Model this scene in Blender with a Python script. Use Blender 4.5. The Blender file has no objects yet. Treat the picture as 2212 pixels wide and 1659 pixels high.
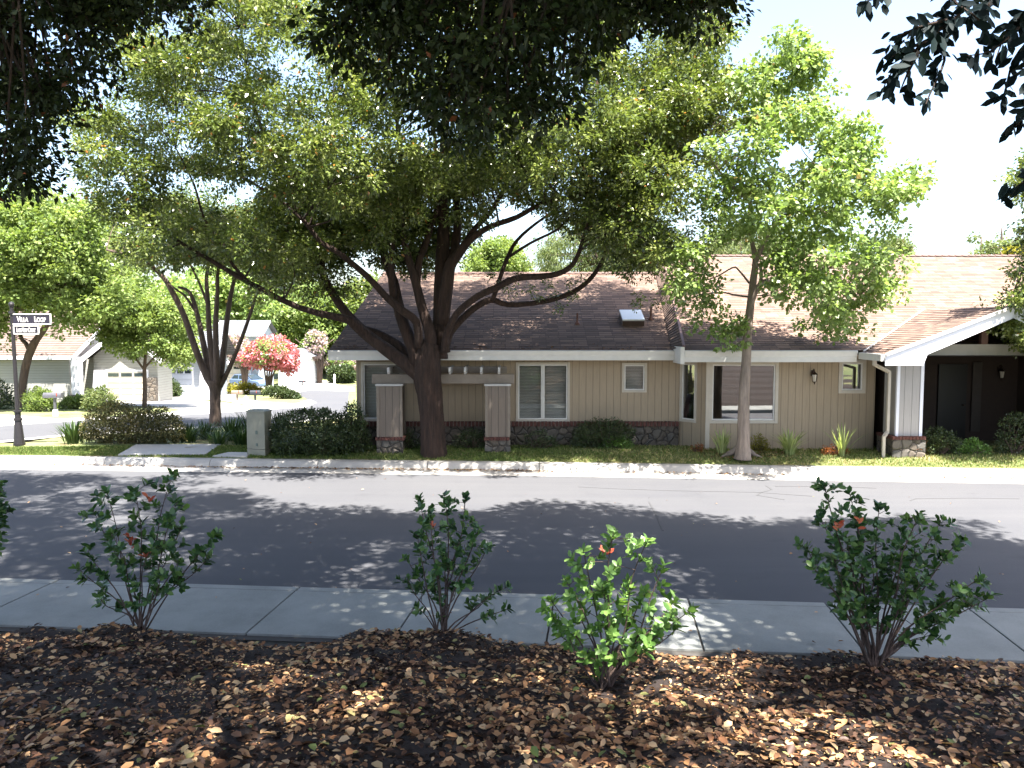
import bpy, math, random
import numpy as np
from mathutils import Vector
random.seed(7)
rng = np.random.default_rng(11)
R = math.radians
S = bpy.context.scene
COL = S.collection

# ------------------------------------------------------------------ camera, sky, sun
F, CX, CY, EYE = 1720.0, 1106.0, 829.5, 3.9       # measured on the photograph at 2212 px wide
cam = bpy.data.cameras.new('camera'); cam_o = bpy.data.objects.new('camera', cam); COL.objects.link(cam_o)
cam.sensor_width = 36.0; cam.lens = 36.0 * F / 2212.0
cam.clip_start = 0.1; cam.clip_end = 3000
PITCH = R(4.15)
cam_o.location = (0, 0, EYE); cam_o.rotation_euler = (R(90) - PITCH, 0, 0)
S.camera = cam_o
SUN_EL, SUN_AZ = R(68), R(28)                      # azimuth from behind the camera towards +X
SUN = Vector((math.sin(SUN_AZ) * math.cos(SUN_EL), -math.cos(SUN_AZ) * math.cos(SUN_EL), math.sin(SUN_EL)))
w = bpy.data.worlds.new('World'); S.world = w; w.use_nodes = True
nt = w.node_tree; bg = nt.nodes['Background']
sky = nt.nodes.new('ShaderNodeTexSky'); sky.sky_type = 'NISHITA'; sky.sun_disc = False
sky.sun_elevation = SUN_EL; sky.sun_rotation = math.atan2(SUN.x, SUN.y)
sky.air_density = 1.0; sky.dust_density = 3.0; sky.ozone_density = 1.0
nt.links.new(sky.outputs[0], bg.inputs[0]); bg.inputs[1].default_value = 0.09
sl = bpy.data.lights.new('sun', 'SUN'); sl.energy = 5.0; sl.angle = R(0.55); sl.color = (1.0, 0.955, 0.88)
so = bpy.data.objects.new('sun', sl); COL.objects.link(so); so.location = (0, 0, 40)
so.rotation_euler = SUN.to_track_quat('Z', 'Y').to_euler()
S.view_settings.view_transform = 'Standard'; S.view_settings.look = 'None'
S.view_settings.exposure = 2.65; S.view_settings.gamma = 1
S.cycles.max_bounces = 6; S.cycles.diffuse_bounces = 3; S.cycles.glossy_bounces = 3
S.cycles.transparent_max_bounces = 8; S.cycles.transmission_bounces = 3
S.cycles.use_denoising = True
S.cycles.sample_clamp_indirect = 6

# ------------------------------------------------------------------ picture -> place helpers
CT, ST = math.cos(PITCH), math.sin(PITCH)
def X(px, Y, py=850): return (px - CX) / F * Y / (CT + (CY - py) / F * ST)
def Z(py, Y): v = (CY - py) / F; return EYE + (v * CT - ST) / (CT + v * ST) * Y
def P(px, py, Y): return Vector((X(px, Y, py), Y, Z(py, Y)))
def PYof(Y, z): t = (z - EYE) / Y; return CY - F * (t * CT + ST) / (CT - t * ST)
def lerp(a, b, t): return a + (b - a) * t
def interp(x, pts):
    if x <= pts[0][0]: i = 0
    elif x >= pts[-1][0]: i = len(pts) - 2
    else:
        i = 0
        while pts[i + 1][0] < x: i += 1
    (x0, y0), (x1, y1) = pts[i], pts[i + 1]
    return y0 + (y1 - y0) * (x - x0) / (x1 - x0)
ASPH_FAR = [(-13.97, 21.5), (0, 20.6), (12.7, 19.5)]
def y_asph(x): return interp(x, ASPH_FAR)
def y_kerb(x): return y_asph(x) + 1.0 + (0.12 * min(1, max(0, (-x - 8) / 5)))
def y_near(x): return 10.976 - 0.089 * x           # road-side edge of the near kerb
MULCH = []
for a_, b_ in ((0, 1362), (200, 1352), (280, 1345), (380, 1356), (500, 1375), (600, 1388), (700, 1380), (790, 1360), (880, 1350), (1050, 1358), (1150, 1390), (1300, 1400), (1450, 1405), (1650, 1412), (1750, 1402), (1850, 1405), (1950, 1410), (2212, 1428)):
    v_ = (CY - b_) / F; sl0 = (v_ * CT - ST) / (CT + v_ * ST); Y_ = (0.24 - EYE) / sl0; MULCH.append((X(a_, Y_, b_), Y_ + 0.05))
MULCH = [(-60, MULCH[0][1] + 4.5), (-12, MULCH[0][1] + .3)] + MULCH + [(12, MULCH[-1][1] - .4), (60, MULCH[-1][1] - 4.6)]
def y_mulch(x): return interp(x, MULCH) + 0.07 * math.sin(x * 5.3) + 0.04 * math.sin(x * 13 + 1) + 0.02 * math.sin(x * 31)
def bank(d): return min(2.1, 0.235 * d)
def gz(x, y):
    ym = y_mulch(x)
    if y < ym:
        t = min(1, (ym - y) / 0.35)
        return 0.15 + 0.13 * t * t * (3 - 2 * t) + bank(max(0, ym - y - 0.3)) + (0.12 * min(12, -y - 4) if y < -4 else 0)
    if y < y_near(x): return 0.15
    ya = y_asph(x)
    if y < ya: return 0.0
    yk = y_kerb(x)
    if y < yk: return 0.19 * max(0, (y - yk + 0.4) / 0.4)
    if y < 24: return 0.19 + 0.16 * min(1, (y - yk) / 1.0)
    return 0.35 - 0.05 * (min(y, 90) - 24)
def G(px, py):                                      # where the line of sight through a pixel meets the ground
    Y = 2.5
    while Y < 220:
        x, z = X(px, Y), Z(py, Y)
        if z <= gz(x, Y): break
        Y += 0.02
    return Vector((X(px, Y), Y, gz(X(px, Y), Y)))

# ------------------------------------------------------------------ objects
WL = {}
def tag(o, label=None, cat=None, group=None, kind=None):
    if label: o['label'] = label
    if cat: o['category'] = cat
    if group: o['group'] = group
    if kind: o['kind'] = kind
    return o
def thing(name, label, cat, loc=(0, 0, 0), group=None):
    o = bpy.data.objects.new(name, None); COL.objects.link(o); o.empty_display_size = 0.2
    o.location = loc; WL[o] = Vector(loc)
    return tag(o, label, cat, group)
def link(name, me, mat, parent=None, loc=None):
    o = bpy.data.objects.new(name, me); COL.objects.link(o)
    if mat: me.materials.append(mat)
    if parent:
        o.parent = parent; WL[o] = WL[parent].copy()
    else:
        WL[o] = Vector(loc) if loc else Vector((0, 0, 0)); o.location = WL[o]
    return o
def copy_tree(o, parent=None):
    c = o.copy(); COL.objects.link(c)
    if parent: c.parent = parent
    for ch in list(o.children): copy_tree(ch, c)
    return c

class MB:
    def __init__(s): s.v = []; s.f = []; s.uv = {}
    def quad(s, a, b, c, d, uv=None):
        n = len(s.v); s.v += [tuple(a), tuple(b), tuple(c), tuple(d)]; s.f.append((n, n + 1, n + 2, n + 3))
        if uv: s.uv[len(s.f) - 1] = uv
        return s
    def tri(s, a, b, c):
        n = len(s.v); s.v += [tuple(a), tuple(b), tuple(c)]; s.f.append((n, n + 1, n + 2)); return s
    def ngon(s, pts):
        n = len(s.v); s.v += [tuple(p) for p in pts]; s.f.append(tuple(range(n, n + len(pts)))); return s
    def box(s, x0, x1, y0, y1, z0, z1):
        n = len(s.v)
        s.v += [(x, y, z) for z in (z0, z1) for y in (y0, y1) for x in (x0, x1)]
        s.f += [tuple(n + i for i in q) for q in ((0, 2, 3, 1), (4, 5, 7, 6), (0, 1, 5, 4), (2, 6, 7, 3), (0, 4, 6, 2), (1, 3, 7, 5))]
        return s
    def obox(s, c, ux, uy, uz):                     # oriented box: centre and three half-axis vectors
        n = len(s.v); c = Vector(c)
        for k in (-1, 1):
            for j in (-1, 1):
                for i in (-1, 1): s.v.append(tuple(c + ux * i + uy * j + uz * k))
        s.f += [tuple(n + i for i in q) for q in ((0, 2, 3, 1), (4, 5, 7, 6), (0, 1, 5, 4), (2, 6, 7, 3), (0, 4, 6, 2), (1, 3, 7, 5))]
        return s
    def prism(s, poly, d):                          # polygon (3-D points) pushed along vector d
        n = len(s.v); m = len(poly); d = Vector(d)
        s.v += [tuple(p) for p in poly] + [tuple(Vector(p) + d) for p in poly]
        s.f.append(tuple(range(n + m - 1, n - 1, -1))); s.f.append(tuple(range(n + m, n + 2 * m)))
        for i in range(m): s.f.append((n + i, n + (i + 1) % m, n + m + (i + 1) % m, n + m + i))
        return s
    def bar(s, a, b, w, h, up=Vector((0, 0, 1))):
        a = Vector(a); b = Vector(b); d = (b - a); L = d.length; d.normalize()
        sx = d.cross(up)
        if sx.length < 1e-4: sx = Vector((1, 0, 0))
        sx.normalize(); sz = sx.cross(d)
        return s.obox((a + b) / 2, sx * w / 2, d * L / 2, sz * h / 2)
    def tube(s, pts, rad, n=8, smooth=True, cap=True, rough=0.0):
        pts = [Vector(p) for p in pts]
        if smooth and len(pts) > 2:
            q, r = [], []
            for i in range(len(pts) - 1):
                p0 = pts[max(0, i - 1)]; p1 = pts[i]; p2 = pts[i + 1]; p3 = pts[min(len(pts) - 1, i + 2)]
                for k in range(3):
                    t = k / 3
                    q.append(0.5 * ((2 * p1) + (p2 - p0) * t + (2 * p0 - 5 * p1 + 4 * p2 - p3) * t * t + (3 * p1 - p0 - 3 * p2 + p3) * t ** 3))
                    r.append(lerp(rad[i], rad[i + 1], t))
            q.append(pts[-1]); r.append(rad[-1]); pts, rad = q, r
        m = len(pts); base = len(s.v); side = None
        for i, p in enumerate(pts):
            d = (pts[min(m - 1, i + 1)] - pts[max(0, i - 1)]).normalized()
            if side is None:
                side = d.cross(Vector((0.13, 0.98, 0.1)))
                if side.length < 0.05: side = d.cross(Vector((1, 0, 0)))
            side = (side - d * side.dot(d)).normalized(); up = d.cross(side)
            for k in range(n):
                a = 2 * math.pi * k / n
                rr = rad[i] * (1 + rough * (random.random() - 0.5))
                s.v.append(tuple(p + (side * math.cos(a) + up * math.sin(a)) * rr))
        for i in range(m - 1):
            for k in range(n):
                s.f.append((base + i * n + k, base + i * n + (k + 1) % n, base + (i + 1) * n + (k + 1) % n, base + (i + 1) * n + k))
        if cap:
            s.f.append(tuple(base + k for k in range(n - 1, -1, -1))); s.f.append(tuple(base + (m - 1) * n + k for k in range(n)))
        return s
    def lathe(s, prof, c=(0, 0, 0), n=16, squash=1.0):
        base = len(s.v); m = len(prof)
        for r, z in prof:
            for k in range(n):
                a = 2 * math.pi * k / n; s.v.append((c[0] + r * math.cos(a), c[1] + r * math.sin(a) * squash, c[2] + z))
        for i in range(m - 1):
            for k in range(n):
                s.f.append((base + i * n + k, base + i * n + (k + 1) % n, base + (i + 1) * n + (k + 1) % n, base + (i + 1) * n + k))
        s.f.append(tuple(base + k for k in range(n - 1, -1, -1))); s.f.append(tuple(base + (m - 1) * n + k for k in range(n)))
        return s
    def build(s, name, mat, parent=None, smooth=False, bevel=0, loc=None):
        off = WL[parent] if parent else (Vector(loc) if loc else Vector((0, 0, 0)))
        me = bpy.data.meshes.new(name)
        me.from_pydata([(a - off.x, b - off.y, c - off.z) for a, b, c in s.v], [], s.f)
        if s.uv:
            uvl = me.uv_layers.new(name='UVMap')
            for fi, uv in s.uv.items():
                for li, c in zip(me.polygons[fi].loop_indices, uv): uvl.data[li].uv = c
        if smooth:
            me.polygons.foreach_set('use_smooth', [True] * len(me.polygons))
        o = link(name, me, mat, parent, loc)
        if bevel:
            b = o.modifiers.new('bevel', 'BEVEL'); b.width = bevel; b.segments = 2; b.limit_method = 'ANGLE'
        return o

# ------------------------------------------------------------------ materials
def newmat(name):
    m = bpy.data.materials.new(name); m.use_nodes = True; n = m.node_tree
    return m, n, n.nodes['Principled BSDF']
def N(n, t, **kw):
    x = n.nodes.new(t)
    for k, v in kw.items():
        if k in x.inputs: x.inputs[k].default_value = v
        else: setattr(x, k, v)
    return x
def ramp(n, stops, fac):
    r = n.nodes.new('ShaderNodeValToRGB'); e = r.color_ramp.elements
    while len(e) < len(stops): e.new(0.5)
    for i, (p, c) in enumerate(stops): e[i].position = p; e[i].color = (*c, 1)
    n.links.new(fac, r.inputs[0]); return r.outputs[0]
def mix(n, fac, a, b, mode='MIX'):
    x = n.nodes.new('ShaderNodeMix'); x.data_type = 'RGBA'; x.blend_type = mode
    for s, v in ((0, fac), (6, a), (7, b)):
        if hasattr(v, 'links'): n.links.new(v, x.inputs[s])
        elif s == 0: x.inputs[0].default_value = v
        else: x.inputs[s].default_value = (*v, 1)
    return x.outputs[2]
def math_(n, op, a, b=None):
    x = n.nodes.new('ShaderNodeMath'); x.operation = op
    for s, v in ((0, a), (1, b)):
        if v is None: continue
        if hasattr(v, 'links'): n.links.new(v, x.inputs[s])
        else: x.inputs[s].default_value = v
    return x.outputs[0]
def coords(n, kind='Object'): return n.nodes.new('ShaderNodeTexCoord').outputs[kind]
def noise(n, scale, detail=4, rough=0.6, co=None):
    x = N(n, 'ShaderNodeTexNoise', Scale=scale, Detail=detail, Roughness=rough)
    n.links.new(co if co is not None else coords(n), x.inputs['Vector']); return x.outputs[0]
def bump(n, h, strength, dist=0.02, b=None):
    x = N(n, 'ShaderNodeBump', Strength=strength, Distance=dist); n.links.new(h, x.inputs['Height'])
    if b: n.links.new(x.outputs[0], b.inputs['Normal'])
    return x.outputs[0]
def plain(name, c, rough=0.6, var=0.12, scale=6, bmp=0.1, metal=0, spec=0.4):
    m, n, b = newmat(name)
    nz = noise(n, scale, 6)
    lo = tuple(x * (1 - var) for x in c); hi = tuple(min(1, x * (1 + var)) for x in c)
    n.links.new(ramp(n, [(0.3, lo), (0.7, hi)], nz), b.inputs['Base Color'])
    b.inputs['Roughness'].default_value = rough; b.inputs['Metallic'].default_value = metal
    b.inputs['Specular IOR Level'].default_value = spec
    if bmp: bump(n, noise(n, scale * 8, 4), bmp, 0.01, b)
    return m
def leafmat(name, stops, trans=0.35, rough=0.45, spec=0.4, tcol=1.5):
    m, n, b = newmat(name)
    a = N(n, 'ShaderNodeAttribute', attribute_name='v')
    col = ramp(n, stops, a.outputs['Fac'])
    n.links.new(col, b.inputs['Base Color']); b.inputs['Roughness'].default_value = rough
    b.inputs['Specular IOR Level'].default_value = spec
    t = N(n, 'ShaderNodeBsdfTranslucent')
    tc = mix(n, 1.0, col, (min(1, tcol), min(1, tcol * 1.05), 0.55), 'MULTIPLY')
    n.links.new(tc, t.inputs[0])
    mx = N(n, 'ShaderNodeMixShader'); mx.inputs[0].default_value = trans
    n.links.new(b.outputs[0], mx.inputs[1]); n.links.new(t.outputs[0], mx.inputs[2])
    n.links.new(mx.outputs[0], n.nodes['Material Output'].inputs[0])
    return m
M = {}
# asphalt
m, n, b = newmat('asphalt')
co = coords(n)
big = noise(n, 0.35, 3, 0.5, co); fine = noise(n, 90, 3, 0.7, co)
mp = N(n, 'ShaderNodeMapping'); mp.inputs['Scale'].default_value = (0.12, 2.2, 1); mp.inputs['Rotation'].default_value = (0, 0, R(7)); n.links.new(co, mp.inputs[0])
streak = noise(n, 1.2, 4, 0.6, mp.outputs[0])
c1 = ramp(n, [(0.3, (0.055, 0.058, 0.070)), (0.7, (0.068, 0.070, 0.080))], big)
c1 = mix(n, 0.3, c1, ramp(n, [(0.3, (0.05, 0.05, 0.055)), (0.7, (0.085, 0.083, 0.083))], streak))
c1 = mix(n, 0.35, c1, ramp(n, [(0.3, (0.03, 0.03, 0.033)), (0.7, (0.105, 0.1025, 0.1))], fine))
n.links.new(c1, b.inputs['Base Color']); b.inputs['Roughness'].default_value = 0.9
b.inputs['Specular IOR Level'].default_value = 0.25
bump(n, fine, 0.35, 0.006, b); M['asphalt'] = m
st_ = ramp(n, [(0.30, (0.82, 0.82, 0.83)), (0.42, (1, 1, 1))], noise(n, 0.8, 5, 0.7, co)); n.links.new(mix(n, 0.8, c1, st_, 'MULTIPLY'), b.inputs['Base Color'])
def concrete(name, c, stain=0.35):
    m, n, b = newmat(name); co = coords(n)
    st = noise(n, 1.3, 6, 0.65, co); fi = noise(n, 40, 5, 0.7, co)
    col = ramp(n, [(0.3, tuple(x * (1 - stain) for x in c)), (0.62, c)], st)
    col = mix(n, 0.3, col, ramp(n, [(0.3, tuple(x * 0.7 for x in c)), (0.7, tuple(min(1, x * 1.2) for x in c))], fi))
    n.links.new(col, b.inputs['Base Color']); b.inputs['Roughness'].default_value = 0.9
    bump(n, fi, 0.25, 0.006, b); return m
M['walk'] = concrete('sidewalk_concrete', (0.225, 0.23, 0.215)); M['kerb'] = concrete('kerb_concrete', (0.40, 0.375, 0.34))
M['drive'] = concrete('driveway_concrete', (0.36, 0.345, 0.32), 0.15); M['joint'] = plain('joint_dirt', (0.05, 0.045, 0.04), 0.95)
# soil, mulch, lawn
m, n, b = newmat('mulch'); co = coords(n)
nz = noise(n, 22, 8, 0.75, co); n2 = noise(n, 1.6, 3, 0.5, co)
col = ramp(n, [(0.3, (0.006, 0.003, 0.002)), (0.52, (0.014, 0.0065, 0.004)), (0.75, (0.032, 0.015, 0.009))], nz)
col = mix(n, 0.3, col, ramp(n, [(0.3, (0.015, 0.01, 0.008)), (0.7, (0.028, 0.013, 0.008))], n2))
n.links.new(col, b.inputs['Base Color']); b.inputs['Roughness'].default_value = 0.95
bump(n, nz, 1.0, 0.03, b); M['mulch'] = m
m, n, b = newmat('lawn_soil'); co = coords(n)
nz = noise(n, 0.9, 6, 0.65, co); n2 = noise(n, 30, 6, 0.7, co)
col = ramp(n, [(0.36, (0.07, 0.105, 0.025)), (0.5, (0.12, 0.14, 0.045)), (0.64, (0.26, 0.19, 0.10))], nz)
col = mix(n, 0.4, col, ramp(n, [(0.3, (0.04, 0.06, 0.015)), (0.7, (0.20, 0.22, 0.09))], n2))
n.links.new(col, b.inputs['Base Color']); b.inputs['Roughness'].default_value = 0.95
bump(n, n2, 0.8, 0.03, b); M['lawn'] = m
# roof shingles
def shingle(name, c1, c2, c3):
    m, n, b = newmat(name); uv = coords(n, 'UV')
    cols = []
    for k, (bw, off, a_, b_) in enumerate(((0.40, 0.37, c1, c2), (0.63, 0.61, c2, c3))):
        br = N(n, 'ShaderNodeTexBrick', Scale=1.0); br.offset = off; br.offset_frequency = 1; br.squash = 0.7 + 0.25 * k; br.squash_frequency = 3
        br.inputs['Color1'].default_value = (*a_, 1); br.inputs['Color2'].default_value = (*b_, 1)
        br.inputs['Mortar'].default_value = (0.03, 0.02, 0.018, 1); br.inputs['Mortar Size'].default_value = 0.010 if k == 0 else 0.0
        br.inputs['Mortar Smooth'].default_value = 0.3
        br.inputs['Bias'].default_value = 0.0; br.inputs['Brick Width'].default_value = bw; br.inputs['Row Height'].default_value = 0.16
        n.links.new(uv, br.inputs['Vector']); cols.append(br)
    col = mix(n, 0.22, cols[0].outputs[0], cols[1].outputs[0])
    nz = noise(n, 60, 4, 0.7, uv); n2 = noise(n, 0.6, 4, 0.6, uv)
    col = mix(n, 0.35, col, ramp(n, [(0.3, tuple(x * 0.4 for x in c1)), (0.7, c3)], nz))
    col = mix(n, 0.3, col, ramp(n, [(0.35, (0.55, 0.5, 0.5)), (0.65, (1, 1, 1))], n2), 'MULTIPLY')
    n.links.new(col, b.inputs['Base Color']); b.inputs['Roughness'].default_value = 0.92
    h = mix(n, 0.5, cols[0].outputs[0], cols[0].outputs[0]); bump(n, h, 0.5, 0.02, b)
    return m
M['shingle'] = shingle('roof_shingles', (0.055, 0.034, 0.026), (0.28, 0.18, 0.13), (0.17, 0.115, 0.09))
M['shingle_tan'] = shingle('roof_shingles_tan', (0.12, 0.085, 0.07), (0.19, 0.135, 0.11), (0.16, 0.12, 0.10))
M['shingle_grey'] = shingle('roof_shingles_grey', (0.12, 0.13, 0.15), (0.18, 0.19, 0.21), (0.165, 0.175, 0.20))
# siding with vertical grooves
def siding(name, c, pitch=0.205, axis=0, groove=0.055, dark=0.35):
    m, n, b = newmat(name); co = coords(n)
    sp = N(n, 'ShaderNodeSeparateXYZ'); n.links.new(co, sp.inputs[0])
    fr = math_(n, 'FRACT', math_(n, 'DIVIDE', math_(n, 'ADD', sp.outputs[axis], 100.0), pitch))
    g = math_(n, 'LESS_THAN', fr, groove)
    mp = N(n, 'ShaderNodeMapping'); mp.inputs['Scale'].default_value = (14, 14, 0.7) if axis < 2 else (0.7, 0.7, 14); n.links.new(co, mp.inputs[0])
    nz = noise(n, 3, 6, 0.65, mp.outputs[0])
    col = ramp(n, [(0.3, tuple(x * 0.87 for x in c)), (0.7, tuple(min(1, x * 1.07) for x in c))], nz)
    lf = noise(n, 0.8, 3, 0.5, co)
    col = mix(n, 0.35, col, ramp(n, [(0.3, (0.82, 0.8, 0.78)), (0.65, (1, 1, 1))], lf), 'MULTIPLY')
    col = mix(n, g, col, tuple(x * dark for x in c))
    n.links.new(col, b.inputs['Base Color']); b.inputs['Roughness'].default_value = 0.75
    inv = math_(n, 'SUBTRACT', 1.0, g); bump(n, inv, 0.8, 0.01, b)
    return m
M['siding'] = siding('tan_siding', (0.32, 0.25, 0.17), dark=.5); M['siding_grey'] = siding('grey_tan_siding', (0.34, 0.32, 0.30), 0.21)
M['siding_h'] = siding('horizontal_lap_siding', (0.36, 0.35, 0.32), 0.17, 2, 0.1, 0.6)
M['siding_blue'] = siding('pale_blue_siding', (0.34, 0.38, 0.44), 0.2, 2, 0.1, 0.75)
M['siding_white'] = siding('white_siding', (0.76, 0.76, 0.76), 0.2, 2, 0.08, 0.8)
M['white'] = plain('white_trim', (0.58, 0.56, 0.52), 0.5, 0.05, 5, 0.05); M['trim'] = plain('cream_trim', (0.44, 0.39, 0.32), 0.5, 0.06, 5, 0.05)
M['bright'] = plain('bright_white_paint', (0.66, 0.66, 0.70), 0.45, 0.03, 5, 0.04)
M['soffit'] = plain('soffit_paint', (0.34, 0.29, 0.23), 0.7)
M['brown'] = plain('dark_brown_paint', (0.035, 0.022, 0.018), 0.6); M['porch_shade'] = plain('porch_shade_tan', (0.035, 0.022, 0.016), 0.8)  # porch wall colour taken near black to stand for the shade in there
M['doorm'] = plain('porch_shade_door', (0.005, 0.004, 0.005), 0.4); M['iron'] = plain('black_iron', (0.018, 0.016, 0.018), 0.42, 0.2, 20, 0.1)  # door colour blackened as part of the porch shade
M['bronze'] = plain('aged_bronze', (0.05, 0.03, 0.022), 0.4, 0.3, 20, 0.1, 0.6)
M['vent'] = plain('brown_vent_pipe', (0.16, 0.075, 0.055), 0.6); M['skyframe'] = plain('skylight_curb', (0.10, 0.065, 0.05), 0.5)
M['skydome'] = plain('skylight_acrylic', (0.80, 0.80, 0.78), 0.2, 0.03, 3, 0)
M['brick'] = plain('red_brick', (0.085, 0.032, 0.025), 0.85, 0.35, 9, 0.3); M['mortar'] = plain('mortar', (0.22, 0.19, 0.16), 0.9)
M['green_box'] = plain('green_painted_metal', (0.22, 0.215, 0.165), 0.5, 0.14, 2.5, 0.06); M['grey'] = plain('grey_metal', (0.06, 0.06, 0.07), 0.5)
M['green_dark'] = plain('dark_green_metal', (0.10, 0.13, 0.11), 0.6)
M['lettering'] = plain('sign_lettering', (0.62, 0.60, 0.55), 0.5, 0.03, 5, 0); M['signframe'] = plain('sign_edge', (0.70, 0.70, 0.62), 0.5, 0.05, 5, 0)
M['signface'] = plain('sign_face', (0.02, 0.018, 0.028), 0.4)
M['mail_tan'] = plain('mailbox_tan', (0.14, 0.11, 0.08), 0.5); M['mail_black'] = plain('mailbox_black', (0.015, 0.018, 0.025), 0.5)
M['hydrant'] = plain('hydrant_cream', (0.72, 0.62, 0.42), 0.5); M['postwhite'] = plain('post_white', (0.75, 0.76, 0.78), 0.5)
M['bluecar'] = plain('blue_car_paint', (0.11, 0.16, 0.26), 0.25, 0.03, 3, 0, 0.2, 0.6); M['tyre'] = plain('tyre_rubber', (0.02, 0.02, 0.02), 0.8)
M['rim'] = plain('wheel_rim', (0.5, 0.5, 0.52), 0.3, 0.05, 5, 0, 0.7); M['lamp'] = plain('headlight_glass', (0.8, 0.82, 0.85), 0.15, 0.02, 5, 0)
M['carglass'] = plain('car_glass', (0.02, 0.03, 0.035), 0.05, 0.05, 3, 0, 0, 0.9)
M['blind'] = plain('window_blind', (0.50, 0.49, 0.42), 0.7, 0.04, 5, 0); M['paper'] = plain('yard_paper', (0.75, 0.75, 0.72), 0.7)
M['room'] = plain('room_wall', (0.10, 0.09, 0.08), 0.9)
# stone veneer
m, n, b = newmat('stone_veneer'); co = coords(n)
co_n = N(n, 'ShaderNodeTexNoise', Scale=3.5, Detail=2.0); n.links.new(co, co_n.inputs['Vector']); co = mix(n, 0.16, co, co_n.outputs['Color'], 'ADD')
vo = N(n, 'ShaderNodeTexVoronoi', Scale=4.2); n.links.new(co, vo.inputs['Vector'])
ve = N(n, 'ShaderNodeTexVoronoi', Scale=4.2); ve.feature = 'DISTANCE_TO_EDGE'; n.links.new(co, ve.inputs['Vector'])
sc = N(n, 'ShaderNodeSeparateColor'); n.links.new(vo.outputs['Color'], sc.inputs[0])
col = ramp(n, [(0.0, (0.05, 0.038, 0.03)), (0.35, (0.085, 0.066, 0.05)), (0.6, (0.06, 0.06, 0.06)), (1, (0.12, 0.095, 0.07))], sc.outputs[0])
col = mix(n, 0.35, col, ramp(n, [(0.3, (0.08, 0.07, 0.06)), (0.7, (0.20, 0.17, 0.13))], noise(n, 14, 6, 0.7, co)))
e = math_(n, 'LESS_THAN', ve.outputs['Distance'], 0.03)
n.links.new(mix(n, e, col, (0.028, 0.023, 0.02)), b.inputs['Base Color']); b.inputs['Roughness'].default_value = 0.9
hh = math_(n, 'MINIMUM', ve.outputs['Distance'], 0.16); bump(n, hh, 1.0, 0.25, b); M['stone'] = m
# glass
def glassmat(name, refl, tint):
    m, n, b = newmat(name)
    g = N(n, 'ShaderNodeBsdfGlossy'); g.inputs['Color'].default_value = (0.75, 0.75, 0.75, 1); g.inputs['Roughness'].default_value = 0.015
    t = N(n, 'ShaderNodeBsdfTransparent'); t.inputs[0].default_value = (tint, tint, tint, 1)
    mx = N(n, 'ShaderNodeMixShader'); mx.inputs[0].default_value = refl
    n.links.new(t.outputs[0], mx.inputs[1]); n.links.new(g.outputs[0], mx.inputs[2])
    n.links.new(mx.outputs[0], n.nodes['Material Output'].inputs[0]); return m
M['glass'] = glassmat('window_glass', 0.38, 0.5); M['glass_clear'] = glassmat('window_glass_clear', 0.16, 0.85)
# bark
def bark(name, c, var=0.45, sc=9):
    m, n, b = newmat(name); co = coords(n)
    mp = N(n, 'ShaderNodeMapping'); mp.inputs['Scale'].default_value = (1, 1, 0.16); n.links.new(co, mp.inputs[0])
    nz = noise(n, sc, 8, 0.7, mp.outputs[0]); n2 = noise(n, 2.0, 3, 0.5, co)
    col = ramp(n, [(0.3, tuple(x * (1 - var) for x in c)), (0.7, tuple(x * (1 + var) for x in c))], nz)
    col = mix(n, 0.3, col, ramp(n, [(0.35, (0.6, 0.6, 0.6)), (0.65, (1, 1, 1))], n2), 'MULTIPLY')
    n.links.new(col, b.inputs['Base Color']); b.inputs['Roughness'].default_value = 0.95
    bump(n, nz, 1.0, 0.09, b); return m
M['bark_dark'] = bark('dark_bark', (0.034, 0.018, 0.012), 0.75, 12); M['bark_brown'] = bark('brown_bark', (0.085, 0.058, 0.044))
M['bark_pale'] = bark('pale_bark', (0.27, 0.215, 0.175), 0.5, 7); M['twig'] = bark('twig_bark', (0.10, 0.065, 0.05))
# leaves
M['L_big'] = leafmat('evergreen_leaves', [(0, (0.035, 0.058, 0.012)), (0.35, (0.08, 0.118, 0.026)), (0.75, (0.19, 0.235, 0.065)), (0.97, (0.33, 0.36, 0.15)), (1, (0.42, 0.19, 0.06))], 0.42, 0.28, 0.8)
M['L_maple'] = leafmat('maple_leaves', [(0, (0.10, 0.165, 0.04)), (0.5, (0.20, 0.29, 0.085)), (0.96, (0.37, 0.45, 0.20)), (1, (0.45, 0.32, 0.12))], 0.48, 0.4, 0.6, 1.3)
M['L_bright'] = leafmat('bright_leaves', [(0, (0.09, 0.145, 0.035)), (0.5, (0.16, 0.225, 0.06)), (1, (0.30, 0.36, 0.13))], 0.5, 0.55, 0.4, 1.3)
M['L_pale'] = leafmat('pale_weeping_leaves', [(0, (0.086, 0.125, 0.048)), (0.5, (0.134, 0.173, 0.067)), (1, (0.211, 0.230, 0.106))], 0.4, 0.6, 0.2)
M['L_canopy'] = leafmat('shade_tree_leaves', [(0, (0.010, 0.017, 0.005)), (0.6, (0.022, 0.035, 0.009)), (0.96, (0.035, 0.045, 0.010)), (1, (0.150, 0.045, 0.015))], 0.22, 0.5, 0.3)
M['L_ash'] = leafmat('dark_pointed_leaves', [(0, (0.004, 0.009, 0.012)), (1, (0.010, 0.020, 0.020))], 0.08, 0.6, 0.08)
M['L_shrub'] = leafmat('toyon_leaves', [(0, (0.02, 0.055, 0.018)), (0.5, (0.05, 0.115, 0.03)), (1, (0.14, 0.23, 0.06))], 0.35, 0.35, 0.5)
M['L_shrub_light'] = leafmat('young_toyon_leaves', [(0, (0.072, 0.158, 0.030)), (0.5, (0.145, 0.266, 0.061)), (1, (0.241, 0.386, 0.097))], 0.4, 0.4, 0.5)
M['L_red'] = leafmat('red_new_growth', [(0, (0.45, 0.07, 0.035)), (1, (0.80, 0.25, 0.14))], 0.45, 0.4, 0.4)
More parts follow.
